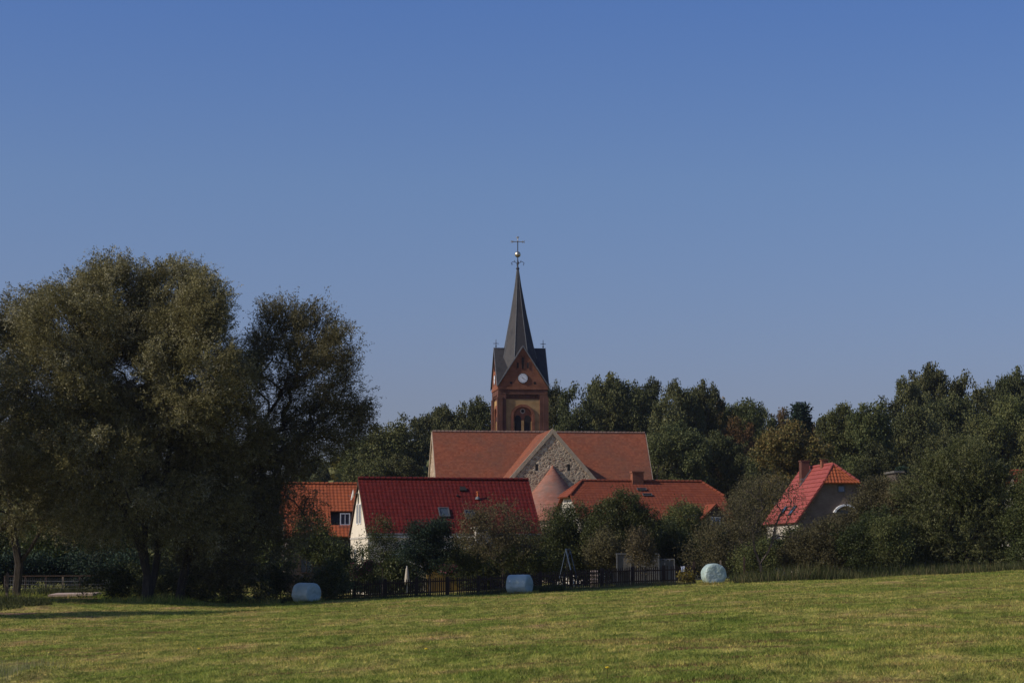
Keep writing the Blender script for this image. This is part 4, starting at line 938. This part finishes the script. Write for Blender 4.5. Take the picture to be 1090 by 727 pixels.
# ================================================================== BIG WILLOWS AND LEFT SIDE
WK = dict(per=0, sig=.5, ln=.145, wd=.043, tw=(23, 23, 1.05, .07, .34, .5, .22), rtip=.0145, rmin=.013, step=.55, lazy=.10, expo=2.0)
tree_px('willow', 'broad old willow with several dark trunks, tallest tree at left', 'tree', 134.5, 160,
  [(75, 352, 62, 44, 95), (120, 321, 52, 42, 110), (185, 326, 50, 42, 105), (214, 332, 26, 34, 55), (60, 415, 65, 55, 110), (130, 400, 70, 60, 150), (205, 400, 55, 60, 120),
   (90, 480, 70, 45, 110), (170, 480, 70, 50, 120), (235, 470, 45, 50, 80), (120, 540, 70, 35, 80), (205, 545, 60, 40, 80), (128, 366, 40, 30, 90), (180, 368, 34, 28, 70), (95, 440, 50, 40, 60), (165, 440, 60, 40, 80), (45, 500, 40, 40, 50), (28, 345, 38, 36, 50), (238, 402, 18, 36, 30)],
  M['l_willow'], seed=11, deep=1.0, spread=4.,
  trunks=[[(158, None), (154, 560), (143, 480), (128, 420)], [(166, None), (168, 560, 1), (180, 480, 2), (192, 380, 2)], [(158, 600), (130, 540, -1), (100, 470, -2), (80, 400, -2)]], shell=.42, **WK)
tree_px('willow', 'lighter see-through willow leaning right of the tallest one', 'tree', 136.5, 190,
  [(297, 340, 20, 16, 28), (334, 350, 26, 20, 40), (360, 372, 16, 20, 18), (350, 400, 26, 26, 38), (290, 388, 34, 40, 60), (322, 430, 36, 30, 50), (370, 432, 17, 16, 18), (358, 460, 24, 16, 24), (290, 480, 40, 38, 60), (276, 372, 12, 18, 10), (322, 388, 24, 24, 44), (376, 452, 12, 16, 22), (262, 420, 22, 30, 30), (330, 455, 30, 26, 30), (330, 480, 30, 22, 34),
   (255, 540, 50, 40, 70), (300, 545, 34, 42, 50), (240, 590, 55, 30, 60)],
  M['l_willow'], seed=23, deep=.9, spread=2.5,
  trunks=[[(192, None), (200, 590), (222, 540, 1), (262, 480, 1), (300, 420, 1)], [(222, 540), (270, 500, -1), (320, 465, -1), (350, 440, -1)]], shell=.45, **{**WK, 'rtip': .018, 'tw': (14, 20, .95, .07, .34, .45, .2)})
tree_px('willow', 'willow with a low forked trunk at the left edge', 'tree', 147, 20,
  [(5, 420, 50, 50, 60), (40, 470, 50, 45, 70), (-15, 380, 50, 45, 60), (10, 530, 55, 40, 70), (-40, 460, 50, 60, 60), (75, 540, 40, 35, 46)],
  M['l_willow'], seed=31, deep=1., spread=3.,
  trunks=[[(20, None), (20, 600), (12, 560), (8, 480)], [(20, 605), (32, 585), (46, 560), (52, 500)]], shell=.5, **{**WK, 'rtip': .025, 'tw': (17, 22, 1., .07, .3, .5, .2)})
# trees standing off the left edge: their shadows fall across the meadow edge
tree_px('willow', 'tree outside the left edge whose shadow crosses the meadow', 'tree', 103, -240,
  [(-240, 380, 90, 70, 110), (-215, 450, 80, 70, 100), (-270, 470, 80, 70, 90)], M['l_willow'], seed=41, deep=1.5, spread=3,
  trunks=[[(-240, None), (-240, 560), (-240, 440)]], shell=.5, **{**WK, 'tw': (11, 13, 1.1), 'ln': .3, 'wd': .13})
tree_px('willow', 'thick tree outside the left edge behind the first', 'tree', 131, -140,
  [(-140, 330, 90, 60, 110), (-100, 400, 80, 80, 120), (-170, 420, 80, 80, 110), (-110, 500, 90, 60, 110), (-150, 560, 80, 40, 70)], M['l_willow'], seed=43, deep=1., spread=3,
  trunks=[[(-140, None), (-140, 560), (-140, 400)]], shell=.5, **{**WK, 'tw': (17, 16, 1.1), 'ln': .3, 'wd': .13})
# bushes under the willows
BK = dict(per=85, sig=.24, ln=.13, wd=.07, rtip=.008, rmin=.007, step=.4, sides=4, vs=.9)
for i, (px, top, w_, D, lab, mt) in enumerate([
    (125, 600, 42, 139.5, 'low dark bush at the foot of the willow trunks, left one', 'l_apple'),
    (195, 600, 46, 139.5, 'low dark bush at the foot of the leaning willow trunk', 'l_apple'),
    (245, 596, 50, 139, 'wide dark bush between willow trunk and left bale', 'l_apple'),
    (300, 592, 34, 142, 'dark bush just behind the left bale', 'l_apple'),
    (225, 588, 40, 143.5, 'taller dark bush behind the leaning willow trunk', 'l_apple'),
    (165, 592, 40, 143, 'taller dark bush behind the main willow trunk', 'l_apple'),
    (350, 600, 30, 141, 'dark bush on the fence right of the left bale', 'l_apple')]):
    b_ = 640-(px > 280)*4
    tree_px('bush', lab, 'bush', D, px, [(px-w_*.4, b_-14, w_*.55, (b_-top)*.55, 34), (px+w_*.35, b_-10, w_*.55, (b_-top)*.45, 34), (px, (top+b_)/2-4, w_*.5, (b_-top)*.5, 30)], M[mt], seed=60+i, deep=.7, crown='crown', **BK)
for i, (px, D, lab) in enumerate([(30, 163, 'shade-coloured shrub right behind the wire fence, between post and left trunk'), (70, 164, 'shade-coloured shrub right behind the white wire fence post'), (108, 163, 'shade-coloured shrub right behind the wire fence near the slab'), (140, 161, 'shade-coloured shrub behind the right end of the wire fence'), (-5, 162, 'shade-coloured shrub behind the wire fence at the left edge')]):
    tree_px('bush', lab, 'bush', D, px, [(px-10, 606, 18, 14, 34), (px+12, 604, 18, 15, 34), (px, 614, 22, 8, 24)], M['l_spruce_and_shade'], seed=170+i, deep=.8, **{**BK, 'sig': .3, 'ln': .16, 'wd': .09, 'per': 90})  # dark spruce colour puts the shade behind the fence into these leaves
# garden greenery seen under the left willows
for i, (px, top, w_, D, lab, mt) in enumerate([
    (60, 540, 40, 178, 'sunlit bush glimpsed behind the wire fence, between the left trunks', 'l_bright'),
    (110, 548, 36, 181, 'greenish bush behind the wire fence near the willow trunk', 'l_bright'),
    (0, 535, 40, 180, 'bush behind the left edge willow trunk', 'l_apple'),
    (215, 545, 40, 176, 'shaded garden bush behind the leaning willow', 'l_apple'),
    (280, 550, 36, 175, 'shaded garden bush left of the orange roofed house', 'l_apple')]):
    b_ = 620; tree_px('bush', lab, 'bush', D, px, [(px-w_*.4, (top+b_)/2+8, w_*.6, (b_-top)*.42, 40), (px+w_*.35, (top+b_)/2+12, w_*.6, (b_-top)*.38, 40), (px, (top+b_)/2-12, w_*.5, (b_-top)*.36, 40)], M[mt], seed=80+i, deep=.8, **{**BK, 'sig': .34, 'ln': .2, 'wd': .12, 'per': 70})

# ================================================================== GARDEN TREES
GK = dict(per=170, sig=.27, ln=.115, wd=.06, rtip=.009, rmin=.008, step=.45, sides=4, vs=.9)
SK = dict(per=22, sig=.30, ln=.12, wd=.05, rtip=.0075, rmin=.005, step=.4, sides=3, vs=1.)
def garden(name, lab, D, px, lobes, mt, seed, kw, **k2):
    cat = 'bush' if name == 'bush' else 'tree'
    return tree_px(name, lab, cat, D, px, lobes, M[mt], seed=seed, **{**kw, **k2})
garden('fruit_tree', 'thin young tree in front of the cream gable house', 158, 408, [(405, 565, 15, 14, 34), (415, 583, 16, 14, 30), (398, 588, 12, 12, 20)], 'l_apple', 101, GK, per=61, deep=.8)
garden('fruit_tree', 'sparse shrubby tree dappling the cream gable wall', 163, 385, [(382, 588, 8, 16, 26), (390, 594, 9, 10, 18), (378, 600, 8, 8, 14)], 'l_apple', 161, GK, per=26, sig=.22)
garden('bush', 'low dark bush behind the fence at the foot of the cream gable', 149, 384, [(376, 610, 10, 8, 24), (392, 612, 12, 7, 26), (382, 621, 13, 8, 34), (396, 622, 12, 7, 26)], 'l_apple', 162, GK, per=90)
garden('pine', 'dark green pine before the dark red roof', 154, 458, [(450, 568, 17, 11, 40), (470, 560, 14, 9, 30), (445, 586, 20, 12, 40), (474, 584, 16, 14, 36), (462, 600, 18, 9, 24)], 'l_spruce_and_shade', 102, GK, per=144, deep=.8)
garden('fruit_tree', 'dark leafy tree right of the pine by the terrace', 156, 494, [(492, 585, 16, 14, 36), (484, 598, 14, 10, 26), (504, 598, 14, 12, 26)], 'l_apple', 103, GK, per=108)
garden('twiggy_tree', 'olive brown twiggy tree before the right end of the dark red roof', 152, 536, [(535, 553, 30, 20, 100), (515, 570, 28, 20, 90), (556, 570, 26, 20, 90), (535, 585, 34, 16, 80), (506, 554, 16, 14, 50)], 'l_olive', 104, SK, per=50, rtip=.009, trunks=[[(536, None), (535, 600), (530, 580)]])
garden('fruit_tree', 'dark green tree below the round apse roof', 157, 600, [(596, 562, 22, 22, 70), (618, 556, 20, 22, 60), (608, 586, 26, 18, 60), (580, 588, 16, 16, 34)], 'l_apple', 105, GK)
garden('fruit_tree', 'tallest dark fruit tree in front of the half-hipped house', 155, 656, [(664, 545, 22, 22, 70), (650, 556, 24, 24, 70), (684, 562, 22, 22, 64), (660, 582, 34, 20, 80), (640, 570, 18, 20, 40)], 'l_apple', 106, GK)
garden('bush', 'grey olive bush just left of the greenhouse', 152.5, 645, [(645, 582, 18, 18, 50), (634, 590, 12, 12, 24), (655, 592, 12, 12, 24)], 'l_olive', 107, GK, per=108)
garden('bush', 'slim olive bush in front of the greenhouse', 149, 681, [(680, 580, 12, 16, 34), (684, 594, 12, 12, 24)], 'l_olive', 108, GK, per=108)
garden('fruit_tree', 'dark tree between the greenhouse and the half-hipped house', 158, 710, [(708, 572, 22, 18, 60), (722, 586, 20, 16, 46), (700, 588, 18, 14, 40)], 'l_apple', 109, GK)
garden('fruit_tree', 'lighter green tree below the small dormer of the half-hipped house', 166, 732, [(728, 550, 20, 18, 60), (742, 564, 16, 14, 40), (716, 562, 14, 12, 34)], 'l_forest_lt', 110, GK, per=144)
garden('twiggy_tree', 'brownish twiggy tree behind the lit bale', 150, 770, [(768, 572, 30, 24, 90), (790, 556, 24, 26, 80), (748, 590, 26, 16, 50), (782, 592, 26, 16, 60)], 'l_olive', 111, SK, per=60)
garden('twiggy_tree', 'tall brown twiggy tree left of the steep pale red roof', 172, 800, [(800, 532, 22, 26, 80), (816, 520, 20, 18, 60), (788, 545, 20, 22, 60), (808, 560, 24, 22, 70)], 'l_olive', 112, SK, per=55)
garden('bare_tree', 'nearly bare crooked forked tree in front of the steep pale red roof', 142, 811, [(838, 532, 20, 22, 110), (800, 540, 18, 24, 90), (822, 518, 24, 14, 70), (850, 560, 14, 16, 40), (795, 570, 14, 14, 30)], 'l_olive', 113, SK, per=7, rtip=.012,
   trunks=[[(811, None), (809, 600), (803, 585), (801, 565), (807, 545)], [(810, 603), (816, 590), (823, 575), (825, 560), (832, 545)]])
garden('bush', 'fresh green bush under the bare forked tree', 147, 795, [(795, 596, 13, 14, 30), (812, 592, 14, 16, 34)], 'l_forest_lt', 114, GK, per=108)
garden('bush', 'brown green bush right below the steep pale red roof', 148, 868, [(862, 580, 24, 18, 70), (880, 572, 24, 18, 70), (872, 595, 32, 14, 70), (846, 592, 18, 14, 40)], 'l_olive', 115, GK, per=135)
garden('twiggy_tree', 'olive tree in front of the pale brick gable', 152, 905, [(898, 560, 17, 13, 50), (922, 540, 18, 18, 60), (936, 522, 18, 14, 40), (905, 580, 28, 20, 80)], 'l_olive', 116, GK, per=108)
garden('bush', 'dark green bush in the middle of the right hedge', 147, 925, [(915, 580, 28, 22, 80), (940, 565, 24, 24, 80), (928, 596, 34, 12, 60)], 'l_apple', 117, GK)
garden('bush', 'bush with fresh green leaves in front of the right hedge', 144.5, 948, [(945, 566, 17, 15, 44), (952, 584, 18, 16, 40)], 'l_forest_lt', 118, GK, per=126)
garden('bush', 'tall olive bush left of the big round willow bush', 151, 965, [(960, 530, 24, 22, 80), (975, 550, 24, 24, 70), (950, 546, 18, 18, 50)], 'l_olive', 119, GK, per=153)
garden('willow_bush', 'big round willow bush at the right with upright shoots', 148, 1025, [(1025, 505, 42, 34, 190), (995, 530, 38, 34, 150), (1058, 530, 40, 36, 170), (1020, 560, 52, 34, 190), (1070, 570, 34, 32, 120), (985, 580, 36, 22, 100), (1040, 592, 54, 16, 120)], 'l_wbush', 120, GK, tw=(8, 22, .75, .04, .18, .6, .2), ln=.13, wd=.045, deep=.8,
   trunks=[[(1020, None), (1018, 580), (1010, 540)], [(1022, 600), (1040, 570), (1045, 530)]])
garden('bush', 'dark bush at the right picture edge', 146, 1100, [(1098, 560, 30, 30, 110), (1110, 520, 30, 26, 80), (1095, 592, 28, 16, 60)], 'l_apple', 121, GK)
garden('tree', 'dark tree behind the dark bush at the right picture edge', 175, 1100, [(1075, 545, 30, 34, 110), (1110, 545, 30, 26, 80)], 'l_apple', 128, GK)
garden('bush', 'shaded low bush between bare tree and hedge', 150, 838, [(846, 574, 13, 12, 34), (842, 588, 16, 16, 50), (852, 598, 16, 14, 34), (822, 592, 14, 18, 40)], 'l_apple', 160, GK, per=120)
garden('flower_bush', 'pink flowering bush at the foot of the cream gable', 146, 384, [(382, 606, 8, 5, 16), (392, 604, 6, 5, 12)], 'l_pink', 122, GK, per=72, sig=.2)
garden('flower_bush', 'small pink flowering bush behind the fence by the terrace', 149, 477, [(475, 607, 6, 4, 10), (482, 606, 5, 4, 8)], 'l_pink', 123, GK, per=54, sig=.16)
garden('bush', 'yellowish weed bush on the fence left of the lit bale', 142, 730, [(728, 615, 8, 8, 18), (737, 616, 6, 7, 12)], 'l_yellow', 124, GK, per=43, sig=.18)
garden('fruit_tree', 'dark tree hiding the left end of the fence below the orange roof', 150, 350, [(346, 585, 24, 20, 60), (362, 596, 16, 14, 40), (330, 570, 18, 24, 50)], 'l_apple', 125, GK, per=144)
garden('bush', 'dark low bush behind the fence between terrace and swing', 152, 560, [(556, 596, 24, 12, 50), (580, 600, 16, 10, 30)], 'l_apple', 126, GK, per=126)
garden('bush', 'dark hedge behind the swing and log stack', 158, 612, [(600, 598, 26, 12, 50), (630, 598, 24, 12, 50), (575, 596, 20, 14, 40)], 'l_apple', 127, GK, per=126)

for i, (px, D, top, lab) in enumerate([(420, 163, 592, 'low garden bush before the cream gable house, left one'), (515, 164, 584, 'garden bush under the olive brown twiggy tree'), (560, 166, 572, 'garden bush below the right end of the dark red roof'), (600, 168, 566, 'garden bush right behind the swing'),
    (640, 170, 565, 'garden bush behind the log stack'), (678, 170, 566, 'garden bush behind the greenhouse'), (720, 172, 566, 'garden bush right behind the greenhouse corner'), (760, 172, 560, 'garden bush behind the lit bale'), (800, 176, 572, 'garden bush beneath the tall brown twiggy tree')]):
    garden('bush', lab, D, px, [(px-12, top+22, 18, 20, 40), (px+12, top+24, 18, 20, 40), (px, top+14, 16, 16, 30), (px, 610, 26, 12, 30)], 'l_apple', 140+i, GK, per=120, ln=.16, wd=.09, sig=.34)

# weeds along the edges
def weeds(name, label, pxs, D0, D1, n, h, wd, mt='l_weed'): return rough_strip(name, pxs, D0, D1, n, h, M[mt], label, wd)
weeds('tall_grass', 'dry tall grass and weeds along the foot of the right hedge', [(775, 1105)], 139.8, 145, 6500, .95, .045, 'l_hedgegrass')
weeds('tall_grass', 'few pale dry stalks along the foot of the right hedge', [(775, 1105)], 139.8, 142, 2200, 1.0, .035)
weeds('tall_grass', 'dark shaded weeds between left bale, middle bale and fence', [(300, 600)], 138.2, 142, 13000, .34, .05, 'l_hedgegrass')
weeds('tall_grass', 'uncut grass along the foot of the picket fence', [(300, 790)], 140.4, 143, 12000, .38, .03)
rough_strip('rough_grass', [(-12, 300)], 131, 150, 14000, .42, M['blades'], 'rough green grass under the willows at left', .035)
blades('tall_grass', *( lambda n: (rng.uniform(-11.2, -8.9, n), rng.uniform(40.5, 47, n)))(3000), .05+.33*rng.uniform(0, 1, 3000)**2, np.full(3000, .009), M['l_pale'], 'pale dry grass tuft in the bottom left corner', 'grass', lean=.25)
gx_, gy_ = [], []
for c_, r_ in (((327.5-545)/FPX*134.5, 134.5), ((553-545)/FPX*137, 137), ((758.5-545)/FPX*139, 139)):
    gx_.append(rng.uniform(c_-1.1, c_+1.1, 900)); gy_.append(r_-rng.uniform(.45, 1.1, 900))
gx_ = np.concatenate(gx_); gy_ = np.concatenate(gy_); blades('tall_grass', gx_, gy_, .06+.20*rng.uniform(0, 1, len(gx_))**2, np.full(len(gx_), .03), M['blades'], 'unmown grass left standing round the three wrapped bales', 'grass', lean=.4)
tx_ = rng.uniform(-30, -23.6, 9000); ty_ = 119+rng.normal(0, 2.6, 9000); keep_ = tx_ < -23.6-np.abs(ty_-119)*.35
blades('tall_grass', tx_[keep_], ty_[keep_], .10+.55*rng.uniform(0, 1, keep_.sum())*(1-.85*S(tx_[keep_], -27.5, -23.8))*np.exp(-((ty_[keep_]-119)/3.2)**2), np.full(keep_.sum(), .05), M['l_hedgegrass'], 'dark green clump of tall grass on the mound at the left edge', 'grass', lean=.3)
weeds('tall_grass', 'dark weeds added as shade behind the wire fence at left', [(-10, 150)], 150, 167, 12000, .55, .05, 'l_hedgegrass')  # dark blades added over the bright lawn in place of shade
# dandelions
for px, py in ((454, 698), (645, 721), (214, 697)):
    c = None; y = 43.
    for _ in range(30):
        x = (px-545)/FPX*y; y = y*((HOR*0+ (CAMZ-gz(x, y)))/ ((P(px, py, 1.)[2]-CAMZ)*-1.)/y)
    x = (px-545)/FPX*y; f = thing('dandelion', {454: 'yellow dandelion in the grass left of bottom centre', 645: 'yellow dandelion at the bottom edge right of centre', 214: 'yellow dandelion in the grass at lower left'}[px], 'flower', (x, y, gz(x, y)))
    MB().tube([(0, 0, 0), (.01, 0, .13)], .004, 5).build('stem', M['l_bright'], f)
    MB().lathe([(.004, .125), (.03, .135), (.032, .145), (.0, .155)], (0.01, 0, 0), 12).build('flower_head', M['petal'] if 'petal' in M else M.setdefault('petal', plain('yellow_petals', (.75, .52, .02))), f)

# ================================================================== FOREST
def proto(kind, seed, mat, H=20., W=11., n=360, per=95, conif=False):
    rg = np.random.default_rng(seed); root = thing('forest_tree', 'x', 'tree', (0, 0, 0), group='trees of the wood behind the village')
    if conif:
        T = []
        for i in range(n):
            z = rg.uniform(.12, 1)**.9; r = (1-z)**.85*W/2*rg.uniform(.6, 1.05)+.2; a = rg.uniform(0, 6.283); T.append((r*math.cos(a), r*math.sin(a), z*H))
        T = A(T); trunk = [[(0, 0, z) for z in np.linspace(0, H*.96, 22)]]
    else:
        L = []; m_ = 10
        for i in range(m_):
            f = rg.uniform(0, 1); z = H*(.32+.56*f); rr = W*.26*math.sqrt(max(.05, 1-((z/H-.55)/.5)**2)); a = i*2.4+rg.uniform(-.4, .4)
            s_ = W*rg.uniform(.22, .32); L.append((rr*math.cos(a), rr*math.sin(a), z, s_, s_, s_*.8, int(n/m_)))
        L.append((rg.uniform(-1, 1), rg.uniform(-1, 1), H*.84, W*.26, W*.26, H*.12, int(n/m_)))
        T = sample_lobes(L, rg, .7); T[:, 2] = np.minimum(T[:, 2], H); trunk = [[(rg.normal(0, .08), rg.normal(0, .08), z) for z in np.linspace(0, H*.6, 10)]]
    build_tree('forest_tree', root, trunk, T, rg, mat, per, .48, .30, .21, rtip=.03, rmin=.035, step=1.0, sides=4, vs=.8, flat=.3)
    return root
FP = {'d1': proto('d', 1, M['l_forest']), 'd2': proto('d', 2, M['l_forest']), 'd3': proto('d', 3, M['l_forest'], W=12.5), 'l1': proto('l', 4, M['l_forest_lt']), 'l2': proto('l', 5, M['l_forest_lt'], W=9),
      'a': proto('a', 6, M['l_autumn']), 'r': proto('r', 7, M['l_rust']), 'y': proto('y', 8, M['l_yellow']), 's': proto('s', 9, M['l_spruce_and_shade'], W=7, conif=True, n=320)}
first = set()
HW = {'d1': (20, 11), 'd2': (20, 11), 'd3': (20, 12.5), 'l1': (20, 11), 'l2': (20, 9), 'a': (20, 11), 'r': (20, 11), 'y': (20, 11), 's': (20, 7)}
frg = random.Random(5)
def ft(px, top, w_, D, kind, label):
    c = P(px, top, D); x = c[0]; H = c[2]; H0, W0 = HW[kind]; s = FPX/D; sx = (w_/s)/W0; sz = H/H0
    loc = (x, D, 0); rz = frg.uniform(0, 6.28); scale = (sx, sx, sz)
    o = FP[kind]
    if kind not in first: first.add(kind); o.location = loc; o.rotation_euler = (0, 0, rz); o.scale = scale; o['label'] = label
    else: copy_tree(o, loc, rz, scale, label)
for a in [
  # left of the tower
  (365, 486, 60, 300, 'd1', 'dark forest tree glimpsed under the right tip of the leaning willow'),
  (361, 480, 26, 290, 'y', 'yellow autumn tree between the leaning willow and the forest'),
  (345, 470, 60, 310, 'd2', 'forest tree showing through the leaves of the leaning willow'),
  (388, 462, 60, 285, 'l1', 'light green tree at the left end of the wood, beside the willow tip'),
  (412, 446, 62, 280, 'l2', 'light green forest tree behind the left end of the dark red roof'),
  (436, 436, 64, 285, 'd2', 'dark forest tree left above the church nave end'),
  (462, 436, 62, 300, 'd3', 'forest tree rising right above the left end of the nave'),
  (484, 431, 56, 290, 'd1', 'forest tree above the left half of the nave roof'),
  (500, 424, 50, 300, 'd2', 'forest tree left of the church tower'),
  (515, 424, 54, 290, 'd3', 'dark forest tree touching the left side of the church tower'),
  (423, 485, 64, 265, 'd3', 'lower bushy forest tree left of the nave gable'),
  (390, 490, 56, 262, 'l1', 'low light green tree above the ridge of the dark red roof'),
  # right of the tower
  (588, 403, 44, 285, 'd1', 'narrow forest tree touching the right side of the church tower'),
  (617, 404, 66, 280, 'd2', 'rounded forest tree right of the church tower'),
  (640, 408, 50, 295, 'd1', 'forest tree behind the rounded one right of the tower'),
  (657, 399, 76, 285, 'd3', 'broad forest tree above the right half of the nave'),
  (684, 402, 58, 290, 'd1', 'high forest tree above the right end of the nave ridge'),
  (715, 418, 70, 265, 'd2', 'dark forest tree right of the nave end'),
  (725, 404, 50, 275, 'd1', 'high dark forest tree a little right of the nave'),
  (748, 407, 54, 280, 'd3', 'forest tree with feathery top between nave and rust brown tree'),
  (765, 420, 44, 290, 'a', 'yellowish topped forest tree behind the feathery one'),
  (722, 448, 70, 250, 'd1', 'low dark forest tree above the half-hipped roof'),
  (765, 460, 64, 255, 'd3', 'low dark forest tree right of the half-hipped roof ridge'),
  (790, 425, 54, 290, 'l1', 'lighter forest tree left of the round brown tree'),
  (782, 440, 46, 275, 'r', 'rust tinged tree left of the round brown tree'),
  (818, 426, 50, 300, 'd2', 'forest tree behind the round brown tree, left part'),
  (835, 430, 34, 300, 'r', 'rusty red treetop above the round brown tree'),
  (852, 434, 60, 290, 's', 'dark pointed spruce above the round brown tree'),
  (845, 443, 84, 245, 'a', 'round olive brown autumn tree behind the steep pale red roof'),
  (874, 442, 34, 290, 'r', 'small reddish treetop right of the dark spruce'),
  (892, 424, 50, 262, 'l2', 'pointed light green tree right above the steep pale red roof'),
  (922, 423, 54, 258, 'l2', 'second pointed light green tree right of the steep roof'),
  (904, 450, 60, 275, 'd1', 'dark tree between the two pointed light green trees'),
  (950, 418, 62, 285, 'd2', 'forest tree at the left shoulder of the high right wood'),
  (968, 402, 50, 295, 'd1', 'forest tree climbing towards the highest crowns at right'),
  (998, 389, 74, 300, 'd3', 'highest forest tree, above the big willow bush'),
  (1034, 391, 64, 298, 'd2', 'second highest forest tree right of the highest'),
  (1012, 420, 70, 280, 'd3', 'forest tree just below the two highest crowns'),
  (972, 432, 66, 268, 'd1', 'forest tree above the left side of the big willow bush'),
  (1058, 402, 50, 305, 'd1', 'thin topped forest tree near the right edge'),
  (1083, 393, 56, 300, 'd3', 'high forest tree at the right picture edge'),
  (1078, 420, 60, 265, 'l1', 'light green forest tree at the right edge above the willow bush'),
  (1052, 440, 60, 262, 'l1', 'light green forest tree above the right side of the willow bush'),
  (1105, 440, 60, 260, 'l2', 'light green tree cut by the right picture edge'),
  (940, 465, 66, 250, 'd2', 'low dark tree left of the big willow bush'),
  (1000, 460, 66, 255, 'd3', 'low dark tree behind the top of the big willow bush'),
  (960, 500, 40, 225, 's', 'low dark conifer left behind the big willow bush'),
  (800, 470, 50, 262, 'd2', 'dark tree between half-hipped roof and round brown tree'),
  # behind the willows at left
  (20, 450, 80, 290, 'd3', 'forest tree behind the willows near the left edge'),
  (80, 455, 80, 285, 'd1', 'forest tree behind the left side of the tallest willow'),
  (150, 452, 80, 292, 'd2', 'forest tree behind the middle of the tallest willow'),
  (215, 455, 80, 288, 'd3', 'forest tree behind the right side of the tallest willow'),
  (280, 460, 80, 285, 'd1', 'forest tree behind the leaning willow, left part'),
  (320, 472, 60, 296, 'd2', 'forest tree behind the leaning willow, right part')]:
    ft(*a)
# thin autumn haze
me = MB().box(-330, 330, -30, 460, -6, 62); hz_ = me.build('haze', None); tag(hz_, 'thin bluish autumn haze in the air', 'haze', kind='stuff')
hm = bpy.data.materials.new('haze'); hm.use_nodes = True; ht = hm.node_tree; ht.nodes.clear(); ho = ht.nodes.new('ShaderNodeOutputMaterial'); pv = ht.nodes.new('ShaderNodeVolumePrincipled')
pv.inputs['Color'].default_value = (.80, .86, .97, 1); pv.inputs['Density'].default_value = 0.00006; pv.inputs['Anisotropy'].default_value = .2; ht.links.new(pv.outputs[0], ho.inputs['Volume']); hz_.data.materials.append(hm)
# undergrowth of the wood: one dark mass of leaves
rg = np.random.default_rng(77); n = 70000; xx = rg.uniform(-75, 75, n); yy = rg.uniform(262, 318, n)
zz = rg.uniform(0, 1, n)**.8*(9+2.2*np.sin(xx*.5)+1.5*np.sin(xx*1.3+2)+1.5*np.sin(yy*.7))
keep = ~((xx > -14) & (xx < 20) & (yy < 262)); cen = np.stack([xx, yy, zz], -1)[keep]
o = link('undergrowth', leaf_mesh('undergrowth', cen, M['l_forest'], 1.1, .8, rg)); tag(o, 'dark mass of undergrowth filling the wood below the crowns', 'undergrowth', kind='stuff')
print('objects', len(bpy.data.objects))
